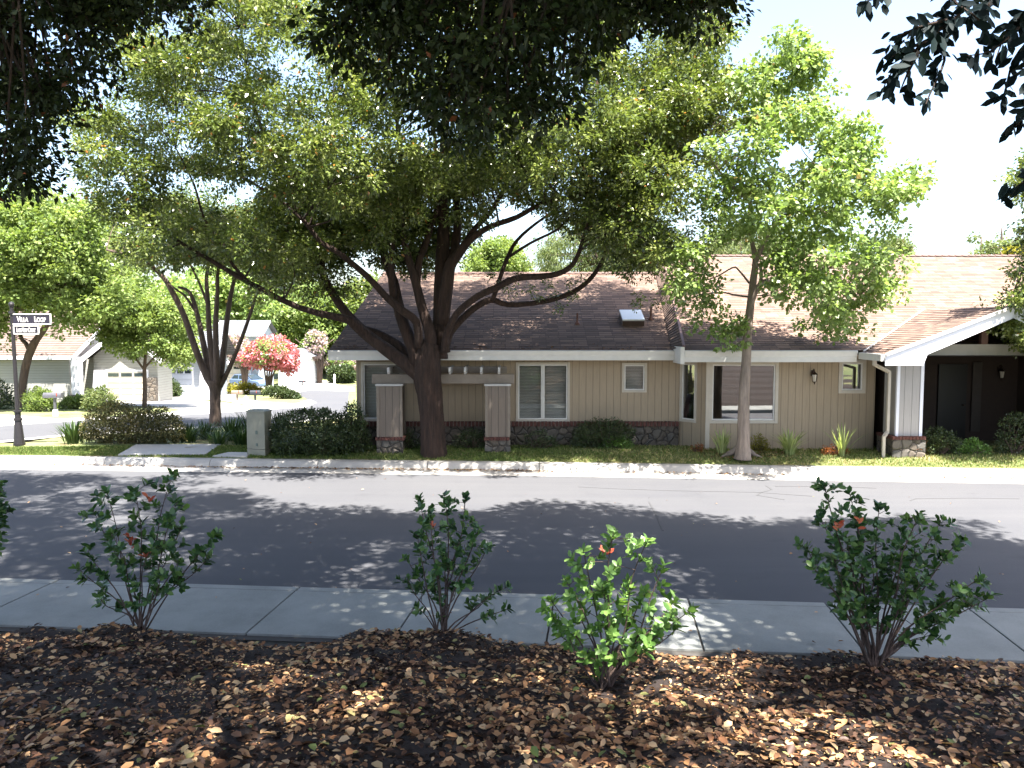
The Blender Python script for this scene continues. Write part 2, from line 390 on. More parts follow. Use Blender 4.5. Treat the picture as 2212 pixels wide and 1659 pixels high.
M['L_hedge'] = leafmat('hedge_leaves', [(0, (0.020, 0.035, 0.014)), (0.6, (0.049, 0.073, 0.024)), (1, (0.098, 0.127, 0.049))], 0.25, 0.4, 0.5)
M['L_brown'] = leafmat('bronze_hedge_leaves', [(0, (0.035, 0.040, 0.014)), (0.5, (0.085, 0.085, 0.028)), (1, (0.25, 0.20, 0.08))], 0.3, 0.45, 0.4)
M['L_strap'] = leafmat('strap_leaves', [(0, (0.021, 0.049, 0.014)), (1, (0.063, 0.105, 0.028))], 0.3, 0.45, 0.4)
M['L_straplight'] = leafmat('pale_strap_leaves', [(0, (0.203, 0.280, 0.090)), (1, (0.432, 0.481, 0.216))], 0.35, 0.5, 0.3)
M['L_yellow'] = leafmat('yellow_green_leaves', [(0, (0.125, 0.133, 0.016)), (1, (0.296, 0.265, 0.039))], 0.45, 0.5, 0.3)
M['L_orange'] = leafmat('orange_leaves', [(0, (0.195, 0.058, 0.019)), (1, (0.358, 0.130, 0.039))], 0.35, 0.5, 0.3)
M['L_pink'] = leafmat('pink_blossom', [(0, (0.36, 0.09, 0.11)), (0.5, (0.55, 0.18, 0.22)), (1, (0.70, 0.38, 0.42))], 0.35, 0.6, 0.2, 1.0)
M['L_palepink'] = leafmat('pale_pink_blossom', [(0, (0.338, 0.234, 0.260)), (1, (0.488, 0.403, 0.429))], 0.35, 0.6, 0.2, 1.0)
M['L_grass'] = leafmat('grass_blades', [(0, (0.06, 0.105, 0.022)), (0.45, (0.125, 0.18, 0.045)), (0.7, (0.24, 0.25, 0.09)), (1, (0.46, 0.37, 0.20))], 0.35, 0.6, 0.2)
M['L_litter'] = leafmat('dry_leaves', [(0, (0.03, 0.014, 0.009)), (0.3, (0.14, 0.062, 0.028)), (0.6, (0.36, 0.19, 0.085)), (0.92, (0.52, 0.35, 0.19)), (1, (0.12, 0.16, 0.04))], 0.15, 0.55, 0.35, 1.0)
M['chips'] = leafmat('bark_chips', [(0, (0.008, 0.006, 0.004)), (0.7, (0.035, 0.020, 0.014)), (1, (0.091, 0.052, 0.035))], 0.0, 0.9, 0.1)

# ------------------------------------------------------------------ foliage helpers
def unit(a): return a / np.maximum(np.linalg.norm(a, axis=1, keepdims=True), 1e-6)
def leaf_mesh(name, pos, dr, nr, L, mat, parent=None, wr=0.5, v=None, shape='quad', fold=0.12):
    k = len(pos); dr = unit(dr); side = unit(np.cross(nr, dr)); up = np.cross(dr, side)
    L = L[:, None]
    if shape == 'quad': prof = [(0, 0, 0), (0.45, 0.5, 1), (1, 0, 0), (0.45, -0.5, 1)]; faces = [(0, 1, 2, 3)]
    else:
        prof = [(0, 0, 0), (0.28, 0.42, 1), (0.68, 0.46, 1), (1, 0, 0.3), (0.68, -0.46, 1), (0.28, -0.42, 1)]; faces = [(0, 1, 2, 3), (0, 3, 4, 5)]
    m = len(prof)
    V = np.empty((k, m, 3), np.float32)
    for i, (a, b_, c) in enumerate(prof):
        V[:, i] = pos + dr * L * a + side * L * wr * b_ + up * L * fold * c
    if parent is not None:
        o = WL[parent]; V -= np.array([o.x, o.y, o.z], np.float32)
    fc = np.array(faces); nf = len(faces)
    idx = (np.arange(k)[:, None, None] * m + fc[None]).reshape(-1)
    me = bpy.data.meshes.new(name)
    me.vertices.add(k * m); me.vertices.foreach_set('co', V.reshape(-1))
    me.loops.add(k * nf * 4); me.loops.foreach_set('vertex_index', idx.astype(np.int32))
    me.polygons.add(k * nf); me.polygons.foreach_set('loop_start', np.arange(0, k * nf * 4, 4, dtype=np.int32))
    me.update(calc_edges=True)
    if v is None: v = rng.random(k)
    at = me.attributes.new('v', 'FLOAT', 'POINT'); at.data.foreach_set('value', np.repeat(v, m).astype(np.float32))
    return link(name, me, mat, parent)
def inpoly(px, py, poly):
    r = np.zeros(len(px), bool); j = len(poly) - 1
    for i in range(len(poly)):
        xi, yi = poly[i]; xj, yj = poly[j]
        c = ((yi > py) != (yj > py)) & (px < (xj - xi) * (py - yi) / ((yj - yi) or 1e-9) + xi)
        r ^= c; j = i
    return r
def edgedist(px, py, poly):
    d = np.full(len(px), 1e9)
    for i in range(len(poly)):
        ax, ay = poly[i - 1]; bx, by = poly[i]
        L2 = (bx - ax) ** 2 + (by - ay) ** 2 or 1
        t = np.clip(((px - ax) * (bx - ax) + (py - ay) * (by - ay)) / L2, 0, 1)
        d = np.minimum(d, np.hypot(px - ax - t * (bx - ax), py - ay - t * (by - ay)))
    return d
def volume_pts(poly, Y0, depth, n, holes=(), inset=0.0):
    xs = [p[0] for p in poly]; ys = [p[1] for p in poly]; out = []
    s = Y0 / F; got = 0
    while got < n:
        k = n * 4
        px = rng.uniform(min(xs), max(xs), k); py = rng.uniform(min(ys), max(ys), k)
        ok = inpoly(px, py, poly)
        for hx, hy, hr in holes: ok &= np.hypot(px - hx, py - hy) > hr
        px, py = px[ok], py[ok]
        d = edgedist(px, py, poly)
        ok = d * s > inset; px, py, d = px[ok], py[ok], d[ok]
        q = np.minimum(1, d * s / depth); th = depth * np.sqrt(q * (2 - q))
        Y = Y0 + rng.uniform(-1, 1, len(px)) * th
        v_ = (CY - py) / F; dn = CT + v_ * ST; out.append(np.stack([(px - CX) / F * Y / dn, Y, EYE + (v_ * CT - ST) / dn * Y], 1)); got += len(px)
    return np.concatenate(out)[:n]
def spread(centers, m, r, flat=0.6, shell=0.4):
    k = len(centers); d = rng.normal(size=(k, m, 3)); d /= np.linalg.norm(d, axis=2, keepdims=True)
    rad = r * (shell + (1 - shell) * rng.random((k, m, 1))) if np.isscalar(r) else r[:, None, None] * (shell + (1 - shell) * rng.random((k, m, 1)))
    d = d * rad; d[:, :, 2] *= flat
    return (centers[:, None] + d).reshape(-1, 3), d.reshape(-1, 3)
def leaves_from_twigs(name, twigs, tdir, nl, rt, size, mat, parent, wr=0.5, up=1.0, droop=0.25, shape='quad', vshift=None):
    pos, d = spread(twigs, nl, rt, 0.8, 0.15)
    k = len(pos); td = np.repeat(unit(tdir), nl, 0)
    dr = unit(d) * 0.9 + td * 0.5 + rng.normal(size=(k, 3)) * 0.35; dr[:, 2] -= droop
    nr = rng.normal(size=(k, 3)) * 0.75; nr[:, 2] += up
    tv = np.repeat(rng.random(len(twigs)), nl); v = np.clip(0.55 * tv + 0.45 * rng.random(k), 0, 1)
    sp = rng.random(k) > 0.994; v[sp] = 1.0
    v[~sp] = np.minimum(v[~sp], 0.96)
    return leaf_mesh(name, pos, dr, nr, size * rng.uniform(0.65, 1.25, k), mat, parent, wr, v, shape)
def limbs_mesh(limbs, Y0, sides=9, rough=0.06):
    mb = MB(); pts = []
    for lb in limbs:
        p, r = [], []
        m = len(lb) - 1
        for i, q in enumerate(lb):
            px, py, wpx = q[0], q[1], q[2]; dy = q[3] if len(q) > 3 else 0
            Y = Y0 + dy; p.append(P(px, py, Y)); r.append(wpx / 2 * Y / F)
        mb.tube(p, r, sides, rough=rough); pts += [(a, b_) for a, b_ in zip(p, r)]
        for i in range(m):
            for t in (0.33, 0.66): pts.append((p[i].lerp(p[i + 1], t), lerp(r[i], r[i + 1], t)))
    return mb, pts
def connect(mb, pts, boughs, rmax=0.035, sides=4, maxd=3.6):
    A = np.array([tuple(p) for p, r in pts]); rr = np.array([r for p, r in pts])
    for c in boughs:
        d = np.linalg.norm(A - c, axis=1) + np.maximum(0, A[:, 2] - c[2]) * 0.6
        i = int(np.argmin(d))
        if d[i] > maxd: continue
        a = Vector(A[i]); b_ = Vector(c); mid = a.lerp(b_, 0.5) + Vector(rng.normal(size=3) * 0.08 * (b_ - a).length) + Vector((0, 0, 0.06 * (b_ - a).length))
        r0 = min(rmax, rr[i] * 0.7)
        mb.tube([a, mid, b_], [r0, r0 * 0.65, r0 * 0.3], sides, cap=False)
def tree(name, label, cat, limbs, Y0, poly, depth, nb, rb, nt, rt, nl, size, leaf, barkm, holes=(), group=None, flat=0.6, wr=0.5, up=1.0,
         droop=0.25, extra=None, base=None, yoff=0, shape='quad', conn=True, rmax=0.035, sides=9, crown_name='crown'):
    b0 = limbs[0][0]; loc = P(b0[0], b0[1], Y0 + (b0[3] if len(b0) > 3 else 0))
    t = thing(name, label, cat, loc, group)
    mb, pts = limbs_mesh(limbs, Y0, sides)
    bo = volume_pts(poly, Y0 + yoff, depth, nb, holes, rb * 0.45)
    if extra is not None: bo = np.concatenate([bo, extra])
    if conn: connect(mb, pts, bo, rmax)
    mb.build('trunk', barkm, t, smooth=True)
    tw, td = spread(bo, nt, rb * rng.uniform(0.6, 1.3, len(bo)), flat, 0.35)
    leaves_from_twigs(crown_name, tw, td, nl, rt, size, leaf, t, wr, up, droop, shape)
    return t
def bush(name, label, poly, Y0, depth, n, size, leaf, group=None, cat='shrub', wr=0.5, rt=0.12, nl=14, shape='quad', stems=True, up=0.7, base=None):
    px = sum(p[0] for p in poly) / len(poly); py = max(p[1] for p in poly)
    Y0 = G(px, py).y + depth * .6
    if 770 < px < 1475: Y0 = min(Y0, 23.2)
    elif 1475 <= px < 1900: Y0 = min(Y0, 22.5)
    if Y0 > 30: k_ = Y0 / 36; size *= k_; depth *= k_; rt *= k_
    loc = Vector((X(px, Y0), Y0, min(Z(py, Y0), gz(X(px, Y0), Y0) + 0.02)))
    t = thing(name, label, cat, loc, group)
    n = int(n * 1.7); k = max(4, n // nl)
    tw = volume_pts(poly, Y0, depth, k, (), 0.0)
    td = tw - np.array(loc)[None]
    leaves_from_twigs('foliage', tw, td, nl, rt, size, leaf, t, wr, up, 0.0, shape)
    if stems:
        mb = MB()
        for c in tw[::max(1, k // 26)]:
            mid = loc.lerp(Vector(c), 0.55) + Vector((rng.normal() * 0.04, rng.normal() * 0.04, 0.03))
            mb.tube([loc + Vector((rng.normal() * 0.03, rng.normal() * 0.03, -0.03)), mid, c], [0.014, 0.01, 0.004], 5, cap=False)
        mb.build('stem', M['twig'], t)
    return t
def strap_plant(name, label, loc, n, L, spreadr, leaf, group=None, width=0.035, cat='plant', upright=0.5, rad=0.08):
    t = thing(name, label, cat, loc, group); V, Fc, va = [], [], []
    for i in range(n):
        a = random.uniform(0, 2 * math.pi); l = L * random.uniform(0.6, 1.15); sp = spreadr * random.uniform(0.15, 1.1)
        b0 = Vector((math.cos(a), math.sin(a), 0)) * random.uniform(0, rad); out = Vector((math.cos(a), math.sin(a), 0)); sd = Vector((-math.sin(a), math.cos(a), 0))
        vv = random.random(); base = len(V); m = 6
        for k in range(m + 1):
            u = k / m; h = l * (u - upright * 0.5 * sp / max(L, .01) * u ** 2.6); p = b0 + out * (sp * u ** 1.6) + Vector((0, 0, h))
            wd = width * (0.75 + 0.6 * u) * (1 - u ** 3) + 0.002
            V += [p - sd * wd / 2, p + sd * wd / 2]; va += [vv, vv]
        for k in range(m): q = base + 2 * k; Fc.append((q, q + 1, q + 3, q + 2))
    me = bpy.data.meshes.new('blades'); me.from_pydata([tuple(p) for p in V], [], Fc)
    at = me.attributes.new('v', 'FLOAT', 'POINT'); at.data.foreach_set('value', va)
    link('blades', me, leaf, t); return t

# ------------------------------------------------------------------ ground and roads
def sheet(name, xs, ys_fn, ny, zf, mat, uv=False):
    V, Fc = [], []
    for x in xs:
        y0, y1 = ys_fn(x)
        for j in range(ny + 1):
            y = lerp(y0, y1, j / ny); V.append((x, y, zf(x, y)))
    for i in range(len(xs) - 1):
        for j in range(ny):
            a = i * (ny + 1) + j; Fc.append((a, a + ny + 1, a + ny + 2, a + 1))
    me = bpy.data.meshes.new(name); me.from_pydata(V, [], Fc)
    me.polygons.foreach_set('use_smooth', [True] * len(Fc))
    return tag(link(name, me, mat), kind='structure')
def base_z(x, y):
    if y > 24: return 0.35 - 0.05 * (min(y, 90) - 24)
    if y > 23.4: return 0.27
    if y > 8.4: return -0.12
    return 0.1 + bank(8.6 - y) - 0.12 + (0.12 * min(12, -y - 4) if y < -4 else 0)
gx = sorted(set([-900, -500, -250, -120, -80, -60] + list(range(-50, 51, 2)) + [60, 80, 120, 250, 500, 900]))
gy = sorted([-600, -300, -150, -80, -50, -25, -18, -12, -8, -6, -5, -4, -3, -2, 0, 2, 4, 6, 7, 8.35, 8.45, 14, 20, 23.3, 23.4, 23.5, 24, 26, 32, 40, 50, 62, 80, 90, 120, 200, 400, 900])
V = [(x, y, base_z(x, y)) for x in gx for y in gy]; Fc = []
for i in range(len(gx) - 1):
    for j in range(len(gy) - 1):
        a = i * len(gy) + j; Fc.append((a, a + len(gy), a + len(gy) + 1, a + 1))
me = bpy.data.meshes.new('ground'); me.from_pydata(V, [], Fc); tag(link('ground', me, M['lawn']), kind='structure')
xs = list(np.arange(-60, 60.1, 1.0))
sheet('road', xs, lambda x: (y_near(x) - 0.02, y_asph(x) + 0.02), 6, lambda x, y: 0.0, M['asphalt'])
sheet('gutter', xs, lambda x: (y_asph(x), y_kerb(x) - 0.30), 4, lambda x, y: 0.004 + 0.012 * max(0, (y - y_asph(x))), M['kerb'])
# far kerb: short cast lengths with joints, rolled face
mb = MB(); L = 3.05; x = -45.0
while x < 45:
    x1 = x + L - 0.015; 
    for k in range(4):
        a, b_ = lerp(x, x1, k / 4), lerp(x, x1, (k + 1) / 4)
        prof = [(-0.30, 0.018), (-0.24, 0.10), (-0.17, 0.172), (-0.10, 0.192), (0.06, 0.196), (0.06, -0.1)]
        for (d0, z0), (d1, z1) in zip(prof[:-1], prof[1:]):
            mb.quad((a, y_kerb(a) + d0, z0), (b_, y_kerb(b_) + d0, z0), (b_, y_kerb(b_) + d1, z1), (a, y_kerb(a) + d1, z1))
    for e in (x, x1):
        mb.ngon([(e, y_kerb(e) + d, z) for d, z in prof])
    x += L
tag(mb.build('kerb', M['kerb'], smooth=False), kind='structure')
# near kerb and sidewalk slabs
mb = MB(); sb = MB(); jx = -1.23 - 1.83 * 14
def nline(x, off): return (x - 0.114 * off, y_near(x) - off)
while jx < 28:
    a, b_ = jx + 0.012, jx + 1.83 - 0.012
    for arr, o0, o1, zt in ((mb, 0.0, 0.165, 0.15), (sb, 0.19, 1.75, 0.154)):
        p = [nline(a, o1), nline(b_, o1), nline(b_, o0), nline(a, o0)]
        arr.prism([(q[0], q[1], -0.05) for q in p], (0, 0, zt + 0.05))
    jx += 1.83
tag(mb.build('near_kerb', M['walk'], bevel=0.012), kind='structure'); tag(sb.build('sidewalk', M['walk'], bevel=0.006), kind='structure')
sheet('sidewalk_bed', xs, lambda x: (y_near(x) - 1.9, y_near(x) - 0.03), 2, lambda x, y: 0.125, M['joint'])
# mulch bank in front
mx_ = [-60, -40, -30, -22, -16, -12] + list(np.arange(-10, 10.01, 0.06)) + [12, 16, 22, 30, 40, 60]
sheet('mulch_bank', mx_, lambda x: (-4.0, y_mulch(x) + 0.02), 150, lambda x, y: gz(x, y) + (0.06 * math.sin(x * 4.1 + y * 3) * math.sin(y * 3.3 - x * 2) + 0.02 * math.sin(x * 13 + 2 * y) * math.sin(y * 11 - x)) * min(1, max(0, (y_mulch(x) - y) * 3)) - (0.03 if y > y_mulch(x) - 0.02 else 0), M['mulch'])
# lawn strip in front of the house
sheet('lawn', list(np.arange(-40, 40.1, 0.5)), lambda x: (y_kerb(x) + 0.05, 24.0), 14, lambda x, y: gz(x, y) + 0.004, M['lawn'])
def flat_poly(name, pts, mat, lift):
    V = [G(a, b_) + Vector((0, 0, lift)) for a, b_ in pts]
    mb = MB(); mb.ngon(V); me_o = mb.build(name, mat); return tag(me_o, kind='structure')
flat_poly('side_road', [(-500, 975), (-400, 940), (0, 921), (134, 912), (378, 898), (454, 894), (560, 886), (650, 877), (675, 869), (655, 858), (636, 850), (668, 843), (755, 846), (748, 900), (560, 915), (330, 928), (132, 940), (0, 953)], M['asphalt'], 0.010)
flat_poly('side_kerb', [(-500, 982), (0, 957), (132, 944), (330, 932), (560, 919), (740, 905), (748, 900), (560, 915), (330, 928), (132, 940), (0, 953), (-500, 975)], M['drive'], 0.018)
flat_poly('far_sidewalk', [(-400, 940), (-300, 905), (-100, 893), (0, 896), (60, 900), (122, 905), (200, 903), (334, 893), (400, 887), (454, 889), (560, 880), (640, 872), (668, 863), (684, 870), (660, 880), (560, 886.5), (454, 894), (378, 898), (134, 912), (0, 921)], M['drive'], 0.016)
flat_poly('tan_house_driveway', [(205, 846), (335, 846), (378, 862), (480, 870), (545, 880), (454, 890), (400, 887), (330, 878), (240, 877)], M['drive'], 0.022)
flat_poly('middle_house_driveway', [(378, 861), (360, 851), (452, 845), (482, 838), (575, 833), (512, 850), (512, 860), (560, 868), (640, 873), (560, 882), (545, 878), (483, 866)], M['drive'], 0.026)
flat_poly('white_house_driveway', [(600, 833), (640, 827), (700, 822), (712, 824), (722, 831), (765, 837), (765, 846.5), (668, 843), (636, 850), (625, 845)], M['drive'], 0.024)
# tar lines on the asphalt
mb = MB()
for line in ([(1250, 1052), (1330, 1056), (1450, 1060), (1640, 1064), (1760, 1072)], [(1660, 1050), (1672, 1058), (1650, 1064), (1640, 1070), (1700, 1080)], [(1680, 1051), (1800, 1051), (1900, 1055)], [(1975, 1082), (1985, 1078), (2100, 1076), (2212, 1078)], [(1405, 1085), (1420, 1110), (1436, 1146)]):
    pts = [G(*q) for q in line]
    for a, b_ in zip(pts[:-1], pts[1:]): mb.bar(a + Vector((0, 0, 0.002)), b_ + Vector((0, 0, 0.002)), 0.035, 0.004)
tag(mb.build('road_crack_seal', plain('crack_tar', (0.045, 0.045, 0.048), 0.8, 0.1, 3, 0)), kind='structure')
# concrete walk pads on the corner lawn
mb = MB(); PADS = [[(250, 985), (290, 963), (475, 962), (440, 984)], [(455, 988), (490, 980), (535, 980), (530, 989)]]
for q in PADS: mb.prism([G(*a) + Vector((0, 0, -.05)) for a in q], (0, 0, 0.095))
tag(mb.build('corner_walk', M['drive'], bevel=0.01), kind='structure')

# ------------------------------------------------------------------ house parts
def wall_grid(mb, o, ux, w, z0, z1, holes, thick=0.12, inward=Vector((0, 1, 0))):
    """wall from point o along unit ux for w metres; holes = (u0,u1,z0,z1)"""
    us = sorted(set([0, w] + [h[0] for h in holes] + [h[1] for h in holes])); zs = sorted(set([z0, z1] + [h[2] for h in holes] + [h[3] for h in holes]))
    o = Vector(o)
    for i in range(len(us) - 1):
        for j in range(len(zs) - 1):
            uc, zc = (us[i] + us[i + 1]) / 2, (zs[j] + zs[j + 1]) / 2
            if any(h[0] < uc < h[1] and h[2] < zc < h[3] for h in holes): continue
            a = o + ux * us[i]; b_ = o + ux * us[i + 1]
            mb.quad((a.x, a.y, zs[j]), (b_.x, b_.y, zs[j]), (b_.x, b_.y, zs[j + 1]), (a.x, a.y, zs[j + 1]))
    for h in holes:
        for (u0, za, u1, zb) in ((h[0], h[2], h[0], h[3]), (h[1], h[2], h[1], h[3]), (h[0], h[2], h[1], h[2]), (h[0], h[3], h[1], h[3])):
            a = o + ux * u0; b_ = o + ux * u1
            mb.quad((a.x, a.y, za), (b_.x, b_.y, zb), (b_.x + inward.x * thick, b_.y + inward.y * thick, zb), (a.x + inward.x * thick, a.y + inward.y * thick, za))
def window(house, o, ux, inward, u0, u1, z0, z1, mull=(), blinds=False, glass='glass', fw=0.065, label=None):
    o = Vector(o); up = Vector((0, 0, 1))
    def pt(u, d, z): return Vector((o.x, o.y, z)) + ux * u + inward * d
    def slab(mb, ua, ub, da, db, za, zb):
        mb.obox(pt((ua + ub) / 2, (da + db) / 2, (za + zb) / 2), ux * (ub - ua) / 2, inward * (db - da) / 2, up * (zb - za) / 2)
    mb = MB()                                          # outer casing
    f = fw
    slab(mb, u0 - f, u0 + 0.004, -0.03, 0.05, z0 - f, z1 + f); slab(mb, u1 - 0.004, u1 + f, -0.03, 0.05, z0 - f, z1 + f)
    slab(mb, u0 + 0.004, u1 - 0.004, -0.03, 0.05, z1 - 0.004, z1 + f); slab(mb, u0 + 0.004, u1 - 0.004, -0.03, 0.05, z0 - f, z0 + 0.004)
    w_ = mb.build('window', M['trim'], house, bevel=0.006)
    if label: w_['label'] = label
    mb = MB(); s = 0.035                                # sash
    edges = [u0 + 0.006] + [u for m_ in mull for u in (m_ - 0.02, m_ + 0.02)] + [u1 - 0.006]
    for k in range(0, len(edges), 2):
        a, b_ = edges[k], edges[k + 1]
        slab(mb, a, a + s, 0.0, 0.05, z0 + 0.006, z1 - 0.006); slab(mb, b_ - s, b_, 0.0, 0.05, z0 + 0.006, z1 - 0.006)
        slab(mb, a + s, b_ - s, 0.0, 0.05, z1 - 0.006 - s, z1 - 0.006); slab(mb, a + s, b_ - s, 0.0, 0.05, z0 + 0.006, z0 + 0.006 + s)
    for m_ in mull: slab(mb, m_ - 0.018, m_ + 0.018, -0.012, 0.055, z0 + 0.005, z1 - 0.005)
    mb.build('frame', M['white'], w_)
    mb = MB(); mb.quad(pt(u0, 0.03, z0), pt(u1, 0.03, z0), pt(u1, 0.03, z1), pt(u0, 0.03, z1)); mb.build('pane', M[glass], w_)
    if blinds:
        mb = MB(); z = z0 + 0.03
        while z < z1 - 0.02:
            mb.obox(pt((u0 + u1) / 2, 0.12, z), ux * ((u1 - u0) / 2 - 0.03), inward * 0.020 + up * 0.016, (up * 0.020 - inward * 0.016) * 0.06); z += 0.045
        mb.build('blinds', M['blind'], w_)
    return w_
def courses(mb, e0, e1, r0, r1, exp=0.16, step=0.010, u0=0.0, turn=1):
    """overlapping shingle rows between eave e0-e1 and ridge r0-r1"""
    e0, e1, r0, r1 = map(Vector, (e0, e1, r0, r1)); mid = ((r0 + r1) - (e0 + e1)) / 2; Ls = mid.length
    nrm = (e1 - e0).cross(mid).normalized() * turn; nrow = max(1, round(Ls / exp))
    ud = (e1 - e0).normalized()
    for i in range(nrow):
        t0, t1 = i / nrow, (i + 1) / nrow
        a, b_ = e0.lerp(r0, t0), e1.lerp(r1, t0); c, d = e1.lerp(r1, t1), e0.lerp(r0, t1)
        off = u0
        uv = [((p - e0).dot(ud) + off, q) for p, q in ((a, t0 * nrow * 0.16 + 0.001), (b_, t0 * nrow * 0.16 + 0.001), (c, t1 * nrow * 0.16 - 0.001), (d, t1 * nrow * 0.16 - 0.001))]
        mb.quad(a + nrm * step, b_ + nrm * step, c + nrm * 0.002, d + nrm * 0.002, uv)
        mb.quad(a, b_, b_ + nrm * step, a + nrm * step, [uv[0], uv[1], uv[1], uv[0]])
def gable_pair(house, name, ex0, ex1, ye, ze, rx0, rx1, yr, zr, yb, mat, under):
    """long roof with its eave towards the street and a mirrored back slope"""
    mb = MB(); courses(mb, (ex0, ye, ze), (ex1, ye, ze), (rx0, yr, zr), (rx1, yr, zr))
    courses(mb, (rx1 + (rx1 - ex1), yb, ze), (rx0 + (rx0 - ex0), yb, ze), (rx1, yr, zr), (rx0, yr, zr))
    r = mb.build(name, mat, house)
    return r

HY = 23.6; HR = 22.8
house = thing('ranch_house', 'long single storey tan ranch house with brown shingle roof behind the big tree', 'house', (4, 23.6, 0.35))
zb = 0.2; zt = 3.12; ux = Vector((1, 0, 0)); inw = Vector((0, 1, 0))
# left front wall
xl = X(770, HY); xr = X(1467, HY)
def win_px(px0, px1, py0, py1, Y, x0): return (X(px0, Y) - x0, X(px1, Y) - x0, Z(py1, Y), Z(py0, Y))
wl = [win_px(785, 866, 786, 905, HY, xl), win_px(1119, 1226, 787, 906, HY, xl), win_px(1348, 1392, 788, 843, HY, xl)]
mb = MB(); wall_grid(mb, (xl, HY, 0), ux, xr - xl, zb, zt, wl)
mb.quad((xl, HY, zb), (xl, 35, zb), (xl, 35, zt), (xl, HY, zt)); mb.tri((xl, HY, zt), (xl, 35, zt), (xl, 29.4, 5.6))
mb.quad((xl, 35, zb), (20, 35, zb), (20, 35, zt), (xl, 35, zt))
mb.quad((20, 19, zb), (20, 35, zb), (20, 35, 4), (20, 19, 4))
mb.build('wall', M['siding'], house)
for k, (h, kw) in enumerate(zip(wl, (dict(blinds=True, glass='glass_clear'), dict(blinds=True, glass='glass_clear', mull=((wl[1][0] + wl[1][1]) / 2,)), dict(blinds=True, glass='glass_clear')))):
    window(house, (xl, HY, 0), ux, inw, *h, **kw)
# dark rooms behind the windows
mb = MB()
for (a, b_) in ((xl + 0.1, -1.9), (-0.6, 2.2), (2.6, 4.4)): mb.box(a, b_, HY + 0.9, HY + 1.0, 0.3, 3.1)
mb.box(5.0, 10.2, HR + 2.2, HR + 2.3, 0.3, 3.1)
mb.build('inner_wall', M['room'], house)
# bay: angled wall and right front wall
bx0, bx1 = xr, X(1527, HR); bv = Vector((bx1 - bx0, HR - HY, 0)); bl = bv.length; bu = bv.normalized(); bi = Vector((-bu.y, bu.x, 0))
def on_bay(px):
    k = (px - CX) / F; t = (k * HY - bx0) / (bv.x - k * bv.y); return t * bl
bh = (on_bay(1474), on_bay(1503), Z(908, 23.2), Z(786, 23.2))
mb = MB(); wall_grid(mb, (bx0, HY, 0), bu, bl, zb, zt, [bh], 0.12, bi)
x2 = X(1890, HR)
wr_ = [win_px(1538, 1674, 787, 908, HR, bx1), win_px(1817, 1862, 784, 843, HR, bx1)]
wall_grid(mb, (bx1, HR, 0), ux, x2 - bx1, zb, zt, wr_)
mb.quad((x2, HR, zb), (x2, 25.4, zb), (x2, 25.4, zt), (x2, HR, zt))
mb.build('wall', M['siding'], house)
window(house, (bx0, HY, 0), bu, bi, *bh)
window(house, (bx1, HR, 0), ux, inw, *wr_[0], mull=(wr_[0][0] + (1606 - 1538) / (1674 - 1538) * (wr_[0][1] - wr_[0][0]),), fw=0.09)
window(house, (bx1, HR, 0), ux, inw, *wr_[1], fw=0.09)
mb = MB(); mb.box(bx1 - 0.03, bx1 + 0.09, HR - 0.025, HR + 0.02, zb, 2.95); mb.build('corner_board', M['trim'], house)
# stone wainscot and brick ledge on the left front
zl0, zl1 = Z(921, HY - 0.1), Z(911, HY - 0.1)
mb = MB(); mb.box(xl - 0.1, xr - 0.02, HY - 0.09, HY - 0.004, zb, zl0); mb.build('stone_veneer', M['stone'], house)
mb = MB(); mb.box(xl - 0.12, xr - 0.02, HY - 0.12, HY - 0.003, zl0 + 0.003, zl1 - 0.02)
led = mb.build('ledge', M['mortar'], house)
mb = MB(); x = xl - 0.13
while x < xr - 0.1: mb.box(x, x + 0.085, HY - 0.16, HY - 0.002, zl0 + 0.006, zl1 + 0.004 + random.uniform(-.003, .003)); x += 0.108
mb.build('brick', M['brick'], led, bevel=0.006)
# roofs
EL, ER, SLP = 22.8, 22.0, 0.4
ZL, ZR, YRL, ZRL, YRR, ZRR = 3.20, 3.23, 29.4, 5.84, 30.3, 6.55
XL0, XL1, XRL0, XRL1 = X(710, EL, 758), X(1470, EL, 758) - .12, X(828, YRL, 590), X(1421, YRL, 590)
XR0, XRR0 = X(1476, ER, 757), X(1431, YRR, 555)
gable_pair(house, 'roof', XL0, XL1, EL, ZL, XRL0, XRL1, YRL, ZRL, 36.0, M['shingle'], None)
gable_pair(house, 'roof', XR0, 22.0, ER, ZR, XRR0, 23.0, YRR, ZRR, 38.0, M['shingle'], None)
# underside of both roofs
mb = MB()
mb.quad((XL0, EL + .02, ZL - .18), (XL1, EL + .02, ZL - .18), (XL1, HY + 0.05, ZL - .18), (XL0, HY + 0.05, ZL - .18))
mb.quad((XR0, ER + .02, ZR - .2), (9.6, ER + .02, ZR - .2), (9.6, HY, ZR - .2), (XR0, HY, ZR - .2))
mb.quad((XL0, EL, ZL - .08), (XRL0, YRL, ZRL - .09), (XRL0, YRL, ZRL - .02), (XL0, EL, ZL - .02))
mb.build('soffit', M['soffit'], house)
# ridge caps
rcm = plain('ridge_shingle', (0.10, 0.062, 0.052), 0.9)
for (x0, x1, y, z) in ((XRL0, XRL1, YRL, ZRL + .005), (XRR0, 23, YRR, ZRR + .005)):
    x = x0; mb = MB()
    while x < x1:
        for s_ in (-1, 1): mb.quad((x, y, z + 0.05), (x + 0.27, y, z + 0.03), (x + 0.27, y + s_ * 0.16, z - 0.04), (x, y + s_ * 0.16, z - 0.02))
        x += 0.25
    mb.build('ridge_cap', rcm, house)

